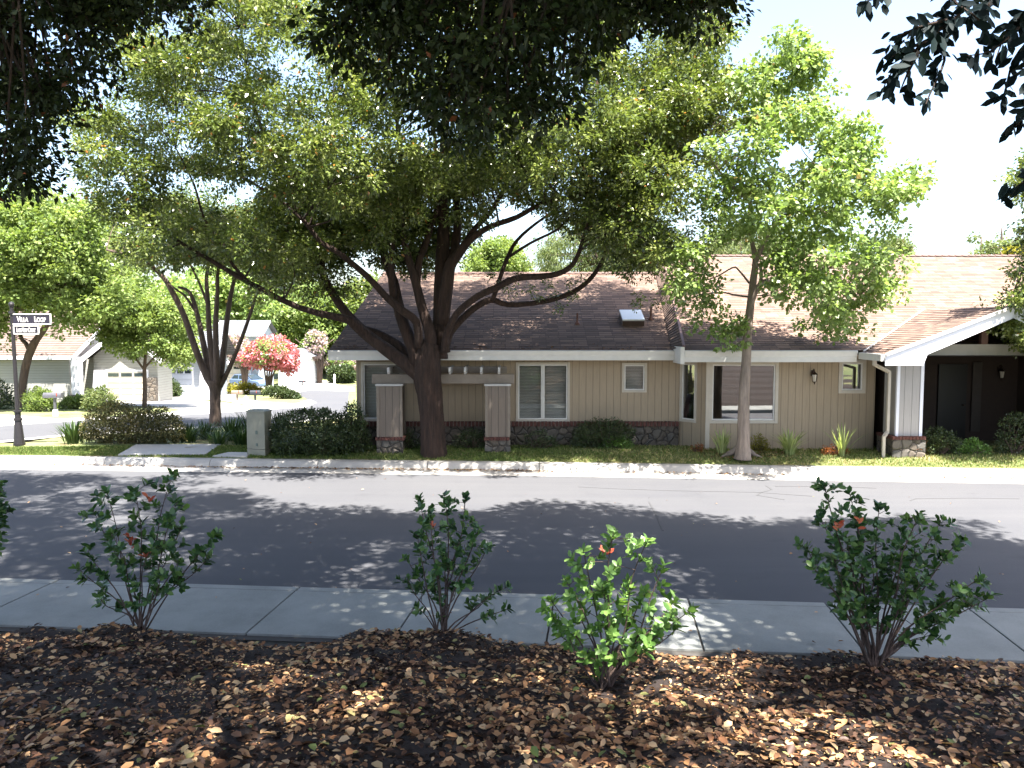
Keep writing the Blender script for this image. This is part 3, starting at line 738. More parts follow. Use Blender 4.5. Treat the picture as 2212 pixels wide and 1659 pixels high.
# step between the two roofs: dark shingled strip and metal edge
a0, a1, b0, b1 = P(1451, 757, EL) + Vector((0, 0, .03)), P(1416, 588, YRL) + Vector((0, 0, .03)), Vector((XR0, ER + .02, ZR + .1)), Vector((XRR0, YRR, ZRR + .06))
mb = MB(); courses(mb, a0, a0 + Vector((0.1, -0.6, 0.1)), a1, b1, 0.16); mb.v = []; mb.f = []; mb.uv = {}
nrow = 44
for i in range(nrow):
    t0, t1 = i / nrow, (i + 1) / nrow
    p, q, r_, s_ = a0.lerp(a1, t0), b0.lerp(b1, t0), b0.lerp(b1, t1), a0.lerp(a1, t1); d = Vector((-0.012, -0.012, 0.012))
    mb.quad(p + d, q + d, r_, s_, [(0, i * 0.16), (0.35, i * 0.16), (0.35, i * 0.16 + 0.15), (0, i * 0.16 + 0.15)]); mb.quad(p, q, q + d, p + d, [(0, i * .16)] * 4)
mb.build('roof_step', M['shingle'], house)
mb = MB(); mb.bar(b0 + Vector((0.02, 0, 0)), b1 + Vector((0.02, 0, 0)), 0.07, 0.09); mb.build('rake_edge', plain('rake_brown', (0.20, 0.12, 0.10), 0.6), house)
# gutters
def gutter(x0, x1, y, zt_, zb_, name='gutter'):
    mb = MB(); h = zt_ - zb_
    prof = [(0.13, 0), (0.13, h), (0.0, h), (-0.01, h - 0.025), (0.0, h - 0.05), (0.035, h * 0.52), (0.05, h * 0.5), (0.05, 0)]
    mb.prism([(x0, y + d, zb_ + z) for d, z in prof], (x1 - x0, 0, 0)); return mb
gutter(XL0, X(1470, EL, 758), EL - 0.12, ZL + .01, Z(778, EL)).build('gutter', M['white'], house)
gutter(XR0 + .02, 9.5, ER - 0.12, ZR + .005, Z(782, ER)).build('gutter', M['white'], house)
mb = MB(); mb.box(XR0 - .1, XR0 + .01, ER - 0.13, EL + 0.1, Z(786, ER), ZR + .1); mb.build('gutter_end', M['white'], house)
mb = MB(); mb.bar((XL0 + .01, EL, ZL - .12), (XRL0 + .01, YRL, ZRL - .13), 0.04, 0.2); mb.build('rake_board', M['soffit'], house)
# skylight and vents on the left slope
def roofpt(px, py):
    s_ = (Z(py, 1.0) - EYE)
    Y = (ZL - EYE - SLP * EL) / (s_ - SLP); return Vector((X(px, Y, py), Y, ZL + SLP * (Y - EL)))
sdir = Vector((0, 1, SLP)).normalized(); snrm = Vector((0, -SLP, 1)).normalized()
c = roofpt(1364, 694)
roof0 = [o for o in house.children if o.name.startswith('roof')][0]
mb = MB(); mb.obox(c + snrm * 0.07, Vector((0.33, 0, 0)), sdir * 0.42, snrm * 0.10); sk = mb.build('skylight', M['skyframe'], roof0)
mb = MB(); mb.obox(c + snrm * 0.20, Vector((0.345, 0, 0)), sdir * 0.435, snrm * 0.03); mb.build('dome', M['skydome'], roof0, bevel=0.02)
for px, py, h, r_ in ((1247, 700, 0.34, 0.028), (1406, 690, 0.40, 0.035)):
    c = roofpt(px, py); mb = MB(); mb.tube([c - Vector((0, 0, .05)), c + Vector((0, 0, h))], [r_, r_], 10, smooth=False)
    mb.lathe([(0.10, -0.03), (0.09, 0.02), (r_ + .01, 0.10)], tuple(c), 12); mb.build('vent_pipe', M['vent'], roof0, smooth=False)
# entry gable
GX0, GXR, GY, GZE, GZR = 9.63, 12.86, 20.5, 3.17, 4.41; GX1 = 2 * GXR - GX0
def main_y(z): return ER + (z - ZR) / SLP
mb = MB(); courses(mb, (GX0, main_y(GZE + .1) - .02, GZE), (GX0, GY, GZE), (GXR, main_y(GZR), GZR), (GXR, GY, GZR), 0.16, 0.016, 0.0, 1)
courses(mb, (GX1, GY, GZE), (GX1, main_y(GZE + .1), GZE), (GXR, GY, GZR), (GXR, main_y(GZR), GZR), 0.16, 0.016, 0.0, 1)
entry = mb.build('entry_roof', M['shingle'], house)
mb = MB(); sl_ = (GZR - GZE) / (GXR - GX0)
mb.quad((GX0, GY, GZE - .06), (GX0, 23, GZE - .06), (GXR, 23, GZR - .06), (GXR, GY, GZR - .06)); mb.quad((GX1, GY, GZE - .06), (GX1, 23, GZE - .06), (GXR, 23, GZR - .06), (GXR, GY, GZR - .06))
mb.build('soffit', M['porch_shade'], entry)
mb = MB(); t_ = 0.30                                  # barge board with a level cut at its foot
mb.prism([(GX0 - .02, GY - .03, GZE + .01), (GXR, GY - .03, GZR + .02), (GXR, GY - .03, GZR - t_), (GX0 + 1.05, GY - .03, GZE + sl_ * 1.05 - t_ - .10), (GX0 + 0.95, GY - .03, GZE - .28), (GX0 - .02, GY - .03, GZE - .28)], (0, 0.05, 0))
mb.prism([(GX1 + .02, GY - .03, GZE + .01), (GX1 + .02, GY - .03, GZE - .25), (GX1 - .75, GY - .03, GZE - .25), (GXR, GY - .03, GZR - t_), (GXR, GY - .03, GZR + .02)], (0, 0.05, 0))
mb.build('barge_board', M['bright'], entry)
mb = MB(); mb.bar((GX0 - .02, GY - .055, GZE + .0), (GXR, GY - .055, GZR + .0), 0.05, 0.07); mb.bar((GXR, GY - .055, GZR), (GX1, GY - .055, GZE), 0.05, 0.07); mb.build('drip_edge', M['white'], entry)
mb = MB(); mb.box(GX0 - .12, GX0 + .0, GY + .02, main_y(GZE) + .0, GZE - .17, GZE + .01); mb.build('gutter', M['white'], entry)
# valley flashing
mb = MB(); mb.bar((GX0, main_y(GZE) - .05, GZE + 0.05), (GXR, main_y(GZR) - .03, GZR + 0.035), 0.05, 0.02); mb.build('valley_flashing', plain('flashing', (0.42, 0.38, 0.35), 0.5), entry)
# entry pillar with brick and stone foot
PY = 21.6; p0, p1 = X(1938, PY), X(1993, PY); pz0 = Z(942, PY)
mb = MB(); mb.box(p0, p1, PY, PY + 0.75, pz0, 3.05); pil = mb.build('pillar', M['siding_grey'], house)
mb = MB(); mb.box(p1 - .07, p1 + .015, PY - .02, PY + .06, pz0, 3.0); mb.box(p0 - .015, p0 + .06, PY - .02, PY + .06, pz0, 3.0); mb.build('trim', M['bright'], pil)
mb = MB(); mb.box(p0 - .12, p1 + .08, PY - .1, PY + .85, 0.15, pz0 - .09); mb.build('stone_foot', M['stone'], pil)
mb = MB(); x = p0 - .14
while x < p1 + .02: mb.box(x, x + .08, PY - .13, PY + .87, pz0 - .085, pz0 + .005); x += .092
mb.build('brick', M['brick'], pil, bevel=.005)
mb = MB(); mb.box(X(1993, PY) + .02, 16.0, PY + .1, PY + .22, Z(768, PY), Z(744, PY)); mb.build('beam', M['trim'], house)
mb = MB(); kx = X(2126, PY); mb.box(kx - .09, kx + .09, PY + .08, PY + .2, Z(744, PY), 4.3); mb.build('king_post', plain('stained_post', (0.16, 0.085, 0.06), 0.6), house)
# porch interior, with a wall added at each side to darken it
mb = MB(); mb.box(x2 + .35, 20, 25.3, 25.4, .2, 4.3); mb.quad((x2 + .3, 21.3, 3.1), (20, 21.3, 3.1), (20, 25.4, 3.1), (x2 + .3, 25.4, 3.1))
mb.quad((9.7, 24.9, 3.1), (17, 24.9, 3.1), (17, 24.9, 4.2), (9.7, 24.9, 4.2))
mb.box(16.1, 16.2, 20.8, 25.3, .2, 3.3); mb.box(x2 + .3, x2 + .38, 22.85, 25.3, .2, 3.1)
mb.build('porch_wall', M['porch_shade'], house)
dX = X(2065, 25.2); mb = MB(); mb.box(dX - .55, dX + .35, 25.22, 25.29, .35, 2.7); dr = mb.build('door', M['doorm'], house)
mb = MB(); mb.lathe([(0.0, -.03), (.03, -.02), (.03, .02), (0, .03)], (dX + .25, 25.18, 1.4), 10); mb.build('handle', M['bronze'], dr)
mb = MB(); s0, s1 = X(2100, 25.2), X(2120, 25.2); mb.box(s0, s1, 25.20, 25.24, .55, Z(783, 25.2)); mb.build('sidelight', plain('sidelight_glass', (0.05, 0.04, 0.035), 0.3), house)
# downspout on the pillar
dsx = X(1928, 21.5)
mb = MB(); mb.bar((GX0 - .06, GY + .5, GZE - .17), (GX0 - .06, GY + .5, GZE - .30), .09, .07); mb.bar((GX0 - .06, GY + .5, GZE - .28), (dsx, PY + .12, GZE - .52), .08, .07)
mb.bar((dsx, PY + .12, GZE - .50), (dsx, PY + .12, pz0 + .08), .07, .08, Vector((0, 1, 0))); mb.bar((dsx, PY + .12, pz0 + .10), (dsx - .16, PY - .02, pz0 - .02), .08, .07); mb.bar((dsx - .16, PY - .02, pz0), (dsx - .16, PY - .02, .25), .08, .07, Vector((0, 1, 0)))
mb.build('downspout', M['trim'], house)
# wall lanterns
def lantern(px, py, Y, sc=1.0):
    c = P(px, py, Y); mb = MB()
    mb.box(c.x - .05 * sc, c.x + .05 * sc, Y - .03, Y - .002, c.z + .0, c.z + .16 * sc)
    mb.tube([(c.x, Y - .02, c.z + .1 * sc), (c.x, Y - .09, c.z + .2 * sc), (c.x, Y - .16, c.z + .14 * sc), (c.x, Y - .16, c.z + .09 * sc)], [.012] * 4, 8)
    mb.lathe([(.005, .13), (.03, .11), (.085, .06), (.09, .05), (.075, .045)][::-1], (c.x, Y - .16, c.z), 12)
    mb.lathe([(.005, -.24), (.018, -.21), (.012, -.19), (.05, -.16), (.05, -.15)], (c.x, Y - .16, c.z), 12)
    for k in range(6):
        a = k * math.pi / 3; mb.tube([(c.x + .05 * math.cos(a), Y - .16 + .05 * math.sin(a), c.z - .16), (c.x + .078 * math.cos(a), Y - .16 + .078 * math.sin(a), c.z + .05)], [.006, .006], 4, smooth=False)
    o = mb.build('wall_lantern', M['bronze'], house)
    g = MB(); g.lathe([(.045, -.155), (.07, .045)], (c.x, Y - .16, c.z), 12); g.build('lamp_glass', plain('lantern_glass', (0.55, 0.5, 0.4), 0.2, 0.05, 5, 0), o)
lantern(1755, 812, HR); lantern(2158, 805, 25.3, 1.2)

# ------------------------------------------------------------------ pergola against the left wall
M['pgtrim'] = plain('pergola_paint', (0.17, 0.14, 0.11), 0.6); M['pgwhite'] = plain('pergola_white', (0.40, 0.39, 0.37), 0.6)
pg = thing('pergola', 'small painted pergola with two boxed pillars and short rafters behind the big trunk', 'pergola', (X(955, 22.6), 22.6, .35))
for px0, px1 in ((814, 868), (1049, 1101)):
    a, b_ = X(px0, 22.45), X(px1, 22.45); zt_ = Z(834, 22.45); z0_ = Z(944, 22.45)
    mb = MB(); mb.box(a, b_, 22.45, 23.0, z0_, zt_); p_ = mb.build('pillar', siding('pillar_siding', (0.15, 0.12, 0.095), 0.2) if px0 == 814 else bpy.data.materials['pillar_siding'], pg)
    mb = MB(); mb.box(a - .04, b_ + .04, 22.41, 23.05, zt_ + .002, zt_ + .06); mb.build('cap', M['pgwhite'], p_, bevel=.006)
    mb = MB()
    for xx in (a, b_ - .05): mb.box(xx - .012, xx + .062, 22.43, 22.49, z0_, zt_)
    mb.box(b_ - .02, b_ + .02, 22.94, 23.02, z0_, zt_); mb.build('trim', M['pgtrim'], p_)
    mb = MB(); x = a - .05
    while x < b_: mb.box(x, x + .08, 22.38, 23.05, z0_ - .09, z0_ - .004); x += .092
    mb.build('brick', M['brick'], p_, bevel=.004)
    mb = MB(); mb.box(a - .02, b_ + .02, 22.42, 23.0, .2, z0_ - .092); mb.build('stone_foot', M['stone'], p_)
mb = MB(); mb.box(X(803, 22.5), X(1111, 22.5), 22.52, 22.62, Z(829, 22.5), Z(808, 22.5)); mb.build('beam', M['pgtrim'], pg, bevel=.015)
mb = MB(); mb.box(X(838, 23), X(1095, 23), 22.92, 23.0, 2.55, 2.74); mb.build('beam', M['pgtrim'], pg)
for px in (840, 905, 972, 1005, 1040, 1078):
    x = X(px, 22.3); zr_ = Z(808, 22.5); mb = MB(); mb.prism([(x - .03, 22.28, zr_ + .01), (x - .03, 22.2, zr_ + .08), (x - .03, 22.2, zr_ + .2), (x - .03, 23.5, zr_ + .2), (x - .03, 23.5, zr_ + .01)], (.06, 0, 0)); mb.build('rafter', M['pgwhite'], pg)

# ------------------------------------------------------------------ background houses
def bg_house(name, label, front_px, base_py, Y, eave_py, ridge_py, depth, wallm, roofm, loc_px, overhang=.5, hip=0.0, gable_front=False):
    x0, x1 = X(front_px[0], Y), X(front_px[1], Y); zb_ = gz(x0, Y) - .6; ze = Z(eave_py, Y - overhang)
    t = thing(name, label, 'house', (X(loc_px, Y), Y, zb_ + .3))
    mb = MB(); mb.box(x0, x1, Y, Y + depth, zb_, ze + .05)
    yr = Y + depth / 2; zr = Z(ridge_py, yr)
    if gable_front:
        xm = (x0 + x1) / 2; zr = Z(ridge_py, Y - overhang); mb.prism([(x0, Y, ze), (x1, Y, ze), (xm, Y, zr - .12)], (0, depth, 0))
    elif not hip: mb.prism([(x0, Y, ze), (x0, Y + depth, ze), (x0, yr, zr - .1)], (x1 - x0, 0, 0))
    mb.build('wall', wallm, t)
    mb = MB(); o = overhang
    if gable_front:
        courses(mb, (x0 - o, Y + depth, ze - .1), (x0 - o, Y - o, ze - .1), (xm, Y + depth, zr), (xm, Y - o, zr), .3, .03); courses(mb, (x1 + o, Y - o, ze - .1), (x1 + o, Y + depth, ze - .1), (xm, Y - o, zr), (xm, Y + depth, zr), .3, .03)
    else:
        courses(mb, (x0 - o, Y - o, ze), (x1 + o, Y - o, ze), (x0 - o + hip, yr, zr), (x1 + o - hip, yr, zr), .25, .03)
        courses(mb, (x1 + o, Y + depth + o, ze), (x0 - o, Y + depth + o, ze), (x1 + o - hip, yr, zr), (x0 - o + hip, yr, zr), .25, .03)
        if hip:
            courses(mb, (x0 - o, Y + depth + o, ze), (x0 - o, Y - o, ze), (x0 - o + hip, yr + .01, zr), (x0 - o + hip, yr, zr), .25, .03)
            courses(mb, (x1 + o, Y - o, ze), (x1 + o, Y + depth + o, ze), (x1 + o - hip, yr, zr), (x1 + o - hip, yr + .01, zr), .25, .03)
    mb.build('roof', roofm, t)
    mb = MB()
    if gable_front:
        mb.bar((x0 - o, Y - o - .03, ze - .16), (xm, Y - o - .03, zr - .08), .05, .24); mb.bar((x1 + o, Y - o - .03, ze - .16), (xm, Y - o - .03, zr - .08), .05, .24)
    else:
        mb.box(x0 - o, x1 + o, Y - o - .06, Y - o, ze - .2, ze + .02)
        if not hip:
            for xx in (x0 - o - .03, x1 + o + .03): mb.bar((xx, Y - o, ze - .1), (xx, yr, zr - .1), .06, .24)
    mb.build('fascia', M['bright'], t)
    return t
def garage_door(t, px0, px1, py0, py1, Y, col, lights=True):
    x0, x1, z0, z1 = X(px0, Y), X(px1, Y), Z(py1, Y), Z(py0, Y)
    mb = MB(); nrow = 5; h = (z1 - z0) / nrow
    for i in range(nrow):
        mb.box(x0, x1, Y - .05, Y - .01, z0 + i * h + .012, z0 + (i + 1) * h - .012)
        if i < nrow - 1:
            m_ = max(3, int((x1 - x0) / .7)); wv = (x1 - x0) / m_
            for j in range(m_): mb.box(x0 + j * wv + .06, x0 + (j + 1) * wv - .06, Y - .065, Y - .052, z0 + i * h + .07, z0 + (i + 1) * h - .07)
    d = mb.build('garage_door', col, t)
    if lights:
        mb = MB(); m_ = max(3, int((x1 - x0) / .7)); wv = (x1 - x0) / m_
        for j in range(m_): mb.box(x0 + j * wv + .07, x0 + (j + 1) * wv - .07, Y - .06, Y - .051, z1 - h + .07, z1 - .08)
        mb.build('pane', M['carglass'], d)
    mb = MB(); mb.box(x0 - .14, x0 - .01, Y - .07, Y - .005, z0, z1 + .14); mb.box(x1 + .01, x1 + .14, Y - .07, Y - .005, z0, z1 + .14); mb.box(x0 - .01, x1 + .01, Y - .07, Y - .005, z1 + .01, z1 + .14); mb.build('door_frame', M['bright'], t)
HA = G(150, 869).y
ht = bg_house('tan_roofed_house', 'pale sided house with tan shingle roof, porch column and garage at the left', (-190, 152), 868, HA, 770, 672, 11, M['siding_h'], M['shingle_tan'], 120)
yc = HA - .8; ga = gz(0, yc)
mb = MB(); a, b_ = X(155, yc), X(172, yc); mb.box(a, b_, yc, yc + .5, ga + .5, Z(772, yc)); mb.build('column', M['bright'], ht)
mb = MB(); mb.box(a - .2, b_ + .25, yc - .15, yc + .65, ga - .3, ga + .51); mb.build('stone_foot', M['stone'], ht)
gA = HA + .8; x0, x1 = X(205, gA), X(342, gA); zg = gz(0, gA) - .4; ze = Z(770, gA); zp = Z(708, gA)
mb = MB(); mb.box(x0, x1, gA, gA + 2.2, zg, ze); xm = (x0 + x1) / 2; mb.prism([(x0, gA, ze), (x1, gA, ze), (xm, gA, zp - .15)], (0, 2.2, 0)); mb.box(X(152, gA), x0, gA + .6, gA + .8, zg, ze - .1); mb.build('wall', M['siding_h'], ht)
mb = MB(); courses(mb, (x0 - .6, gA + 2.4, ze - .2), (x0 - .6, gA - .6, ze - .2), (xm, gA + 2.4, zp), (xm, gA - .6, zp), .25, .03); courses(mb, (x1 + .6, gA - .6, ze - .2), (x1 + .6, gA + 2.4, ze - .2), (xm, gA - .6, zp), (xm, gA + 2.4, zp), .25, .03); mb.build('roof', M['shingle_tan'], ht)
mb = MB(); mb.bar((x0 - .6, gA - .65, ze - .32), (xm, gA - .65, zp - .1), .06, .3); mb.bar((x1 + .6, gA - .65, ze - .32), (xm, gA - .65, zp - .1), .06, .3); mb.build('fascia', M['bright'], ht)
garage_door(ht, 233, 318, 803, 866, gA, plain('cream_garage', (0.42, 0.37, 0.31), 0.5, .04))
mb = MB(); mb.box(x0 + .02, X(228, gA), gA - .35, gA - .02, zg, zg + 1.1); mb.build('stone_veneer', M['stone'], ht)
mb = MB(); mb.box(X(322, gA), x1, gA - .4, gA - .02, zg, zg + 2.0); mb.build('stone_veneer', M['stone'], ht)
mb = MB(); mb.prism([(X(205, gA), gA - .3, zg + 1.1), (X(229, gA), gA - .3, zg + 1.1), (X(228, gA), gA - .3, zg + 2.5), (X(210, gA), gA - .3, zg + 2.5)], (0, .28, 0)); mb.build('column', M['bright'], ht)
HB = G(400, 856).y
hm = bg_house('blue_grey_house', 'pale blue house with grey roof and white garage door behind the many stemmed tree', (352, 452), 858, HB, 772, 715, 4, M['siding_blue'], M['shingle_grey'], 410, .7)
garage_door(hm, 366, 416, 797, 855, HB, plain('blue_white_garage', (0.40, 0.44, 0.52), 0.5, .04))
yc = HB - .5; zg = gz(0, HB); mb = MB(); mb.prism([(X(428, yc), yc, zg), (X(452, yc), yc, zg), (X(447, yc), yc, zg + 2.6), (X(436, yc), yc, zg + 2.6)], (0, .48, 0)); mb.build('column', M['bright'], hm)
h2 = bg_house('two_storey_house', 'two storey pale blue house with grey tiled roof above the white blossom', (474, 562), 835, 86.0, 722, 692, 5, M['siding_blue'], M['shingle_grey'], 520)
garage_door(h2, 487, 540, 790, 832, 86.0, plain('beige_garage', (0.66, 0.60, 0.52), 0.5, .04))
mb = MB(); mb.box(X(476, 85.5), X(560, 85.5), 85.0, 86.0, Z(787, 85.5), Z(781, 85.5)); mb.build('garage_eave', M['bright'], h2)
h3 = bg_house('white_house', 'small white house with grey hip roof behind the pink crape myrtle', (602, 666), 828, 92.0, 771, 752, 5, M['siding_white'], M['shingle_grey'], 640, .6, 1.5)
garage_door(h3, 610, 646, 797, 829, 92.0, M['bright'], False)

# ------------------------------------------------------------------ street furniture
g = G(37, 962); post = thing('street_sign_post', 'black fluted street sign post with two name blades on the corner lawn', 'street sign', g)
lean = Vector((-.05, 0, 0)); H = Z(652, g.y) - g.z - .14
def pp(z): return Vector((g.x + lean.x * z / H, g.y, g.z + z))
mb = MB()
for prof_z, r in (((0, .06), (.165, .165)), ((.06, .75), (.15, .095)), ((.75, .82), (.115, .115)), ((.82, 1.0), (.085, .085)), ((1.0, 1.05), (.11, .11)), ((1.05, H - .2), (.062, .05)), ((H - .2, H - .14), (.085, .08)), ((H - .14, H), (.05, .05))):
    mb.tube([pp(prof_z[0]), pp(prof_z[1])], r, 16, smooth=False)
mb.lathe([(.055, 0), (.075, .03), (.08, .07), (.06, .12), (.02, .145)], tuple(pp(H)), 14); mb.build('post', M['iron'], post, smooth=False)
def blade(px0, px1, py0, py1, text, size, name='sign_blade'):
    Y = g.y - .02; x0, x1, z0, z1 = X(px0, Y, py0), X(px1, Y, py0), Z(py1, Y), Z(py0, Y)
    mb = MB(); mb.box(x0, x1, Y - .01, Y + .01, z0, z1); bl_ = mb.build(name, M['signface'], post, bevel=.004)
    mb = MB(); f = .028
    mb.box(x0, x1, Y - .022, Y + .022, z1 - f, z1 + .005); mb.box(x0, x1, Y - .022, Y + .022, z0 - .005, z0 + f); mb.box(x0 - .005, x0 + f, Y - .022, Y + .022, z0 + f, z1 - f); mb.box(x1 - f, x1 + .005, Y - .022, Y + .022, z0 + f, z1 - f)
    mb.build('edge', M['signframe'], bl_, bevel=.004)
    cu = bpy.data.curves.new('lettering', 'FONT'); cu.align_x = 'LEFT'; cu.extrude = .002; cu.body = ''.join(c_ for c_ in text); cu.size = size; cu.small_caps_scale = .78; cu.offset = .004
    for i, ch in enumerate(text):
        if ch.islower(): cu.body_format[i].use_small_caps = True
    tmp = bpy.data.objects.new('lettering_tmp', cu); COL.objects.link(tmp); bpy.context.view_layer.update()
    dg = bpy.context.evaluated_depsgraph_get(); me = bpy.data.meshes.new_from_object(tmp.evaluated_get(dg)); bpy.data.objects.remove(tmp)
    co = np.array([v.co[:] for v in me.vertices]); mn, mx2 = co.min(0), co.max(0)
    sx = (x1 - x0) * .74 / (mx2[0] - mn[0]); sz = (z1 - z0) * .54 / (mx2[1] - mn[1])
    for v_ in me.vertices:
        a, b2, c2 = v_.co; v_.co = ((x0 + x1) / 2 + (a - (mn[0] + mx2[0]) / 2) * sx - g.x, Y - .013 - c2 - g.y, (z0 + z1) / 2 + (b2 - (mn[1] + mx2[1]) / 2) * sz - g.z)
    me.materials.clear(); me.materials.append(M['lettering'])
    o = bpy.data.objects.new('lettering', me); COL.objects.link(o); o.parent = bl_; WL[o] = WL[post]
blade(25, 110, 678, 701, 'Villa    Loop', .16); blade(29, 84, 703, 722, 'Lake View Court', .12)
# utility cabinet
u = G(560, 986); cab = thing('utility_cabinet', 'weathered green metal utility cabinet standing on the verge by the hedge', 'utility box', u)
ang = R(28); ca, sa = math.cos(ang), math.sin(ang); wa = Vector((ca, -sa * .0 - .35, 0)).normalized(); wb = Vector((.55, .83, 0)).normalized()
cx_ = Vector((X(571, u.y), u.y - .05, u.z))             # nearest corner
fa = (Vector((X(531, u.y + .12), u.y + .12, u.z)) - cx_); fb = (Vector((X(585, u.y + .42), u.y + .42, u.z)) - cx_)
def cabbox(s0, z0, z1, ins=0.0):
    c_ = cx_ + (fa + fb) / 2; q = [cx_, cx_ + fb, cx_ + fa + fb, cx_ + fa]; q = [c_ + (p_ - c_) * s0 for p_ in q]
    return [(p_.x, p_.y, u.z + z0) for p_ in q], (0, 0, z1 - z0)
mb = MB(); mb.prism(*cabbox(1.0, -.05, .19)); mb.prism(*cabbox(.975, .19, .20)); CH = Z(889, u.y) - u.z; mb.prism(*cabbox(1.0, .205, CH - .03)); mb.build('cabinet', M['green_box'], cab, bevel=.012)
mb = MB(); mb.prism(*cabbox(1.06, CH - .027, CH)); q, _ = cabbox(1.05, CH, CH); top, _ = cabbox(.8, CH + .04, CH + .04)
for i in range(4): mb.quad(q[i], q[(i + 1) % 4], top[(i + 1) % 4], top[i])
mb.ngon(top); mb.build('lid', M['green_box'], cab)
nn = fb.normalized().cross(Vector((0, 0, 1))).normalized()
for k in range(7): c_ = cx_ + fb * .10 + nn * .003 + Vector((0, 0, .92 - k * .055)); mb = MB(); mb.obox(c_, fb.normalized() * .025, nn * .008, Vector((0, 0, .008))); mb.build('louvre', M['green_dark'], cab)
mb = MB(); mb.obox(cx_ + fb * .55 + nn * .012 + Vector((0, 0, .62)), fb.normalized() * .06, nn * .02, Vector((0, 0, .045))); mb.build('latch', M['green_dark'], cab)
fn = Vector((0, 0, 1)).cross(fa.normalized()) * -1
if fn.y > 0: fn = -fn
mb = MB(); mb.obox(cx_ + fa * .45 + fn * .004 + Vector((0, 0, .68)), fa.normalized() * .035, fn * .006, Vector((0, 0, .05))); mb.build('label_plate', M['green_dark'], cab); mb = MB(); mb.obox(cx_ + fa * .45 + fn * .004 + Vector((0, 0, .33)), fa.normalized() * .03, fn * .006, Vector((0, 0, .04))); mb.build('label_plate', M['green_dark'], cab)
# mailboxes
def mailbox(px, py_base, px0, px1, py0, label, mat_, Yoff=0):
    gg = G(px, py_base); Y = gg.y; s_ = F / Y; wdt = (px1 - px0) / s_; top_ = Z(py0, Y) - gg.z
    t = thing('mailbox', label, 'mailbox', gg, 'mailboxes by the side street')
    mb = MB(); x0 = X(px0, Y); x1 = X(px1, Y); r_ = min(.14, (x1 - x0) * .28); zc = gg.z + top_ - r_
    prof = [(Y - .13, zc - .1)] + [(Y - .13 * math.cos(a), zc + r_ * math.sin(a)) for a in np.linspace(0, math.pi, 8)] + [(Y + .13, zc - .1)]
    mb.prism([(x0, a, b2) for a, b2 in prof], (x1 - x0, 0, 0)); b2 = mb.build('box', mat_, t)
    mb = MB(); mb.box(gg.x - .05, gg.x + .05, Y - .05, Y + .05, gg.z - .1, zc - .1); mb.build('post', mat_, t)
    mb = MB(); mb.box(gg.x - .08, gg.x + .08, Y - .08, Y + .08, gg.z - .05, gg.z + .3); mb.build('foot', M['postwhite'], t)
    mb = MB(); mb.box(x1 - .2, x1 - .17, Y - .15, Y - .135, zc - .02, zc + .13); mb.build('flag', M['L_red'], t)
mailbox(118, 899, 95, 134, 848, 'dark mailbox with white footed post on the near left lawn', M['grey'])
mailbox(512, 877, 501, 524, 843, 'tan mailbox on a post, left of the fire hydrant', M['mail_tan'])
mailbox(551, 876, 541, 562, 843, 'black mailbox on a post, right of the fire hydrant', M['mail_black'])
mailbox(654, 840, 646, 661, 821, 'far dark mailbox on a post by the white house driveway', M['mail_black'])
gg = G(531, 885); t = thing('fire_hydrant', 'cream fire hydrant on the kerb between two mailboxes', 'fire hydrant', gg)
mb = MB(); mb.lathe([(.17, 0), (.17, .05), (.12, .07), (.12, .5), (.15, .52), (.15, .57), (.13, .62), (.08, .70), (.03, .73), (.03, .78)], tuple(gg), 14); mb.build('body', M['hydrant'], t, smooth=False)
for d in ((1, 0), (-1, 0), (0, -1)):
    mb = MB(); p_ = gg + Vector((0, 0, .42)); mb.tube([p_, p_ + Vector((d[0], d[1], 0)) * .2], [.06, .06], 10, smooth=False); mb.tube([p_ + Vector((d[0], d[1], 0)) * .2, p_ + Vector((d[0], d[1], 0)) * .25], [.08, .08], 10, smooth=False); mb.build('outlet', M['hydrant'], t)
gg = G(577, 840); t = thing('marker_post', 'slim white post beside the parked blue car', 'post', gg); mb = MB(); mb.box(gg.x - .06, gg.x + .06, gg.y - .06, gg.y + .06, gg.z, gg.z + 1.7); mb.lathe([(.10, 0), (.1, .04), (.02, .12)], (gg.x, gg.y, gg.z + 1.7), 8); mb.build('shaft', M['postwhite'], t)
gg = G(723, 832); t = thing('garden_ornament', 'small white garden ornament standing in front of the far clipped hedge', 'ornament', gg); mb = MB(); mb.lathe([(.22, 0), (.2, .12), (.09, .18), (.10, .5), (.16, .75), (.13, .95), (.05, 1.02), (.10, 1.12), (.08, 1.24), (.01, 1.3)], tuple(gg), 12); mb.build('figure', M['postwhite'], t)
# satellite dish
gg = P(172, 668, 58.0); t = thing('satellite_dish', 'white satellite dish above the tan shingle roof at the left', 'satellite dish', gg)
mb = MB(); 
for k in range(5):
    r0, r1 = .4 * k / 5, .4 * (k + 1) / 5
    for j in range(16):
        a, b2 = 2 * math.pi * j / 16, 2 * math.pi * (j + 1) / 16
        def q(r_, an): return gg + Vector((r_ * math.cos(an), -.9 * (.16 - r_ * r_) * -1 * .5, r_ * .7 * math.sin(an)))
        mb.quad(q(r0, a), q(r1, a), q(r1, b2), q(r0, b2))
mb.build('dish', M['bright'], t); mb = MB(); mb.tube([gg + Vector((0, .05, 0)), gg + Vector((-.15, .25, -.5)), gg + Vector((-.15, .25, -1.3))], [.03, .03, .03], 6, smooth=False); mb.tube([gg + Vector((0, 0, -.25)), gg + Vector((-.1, -.4, -.1))], [.015, .015], 5, smooth=False); mb.build('arm', M['grey'], t)
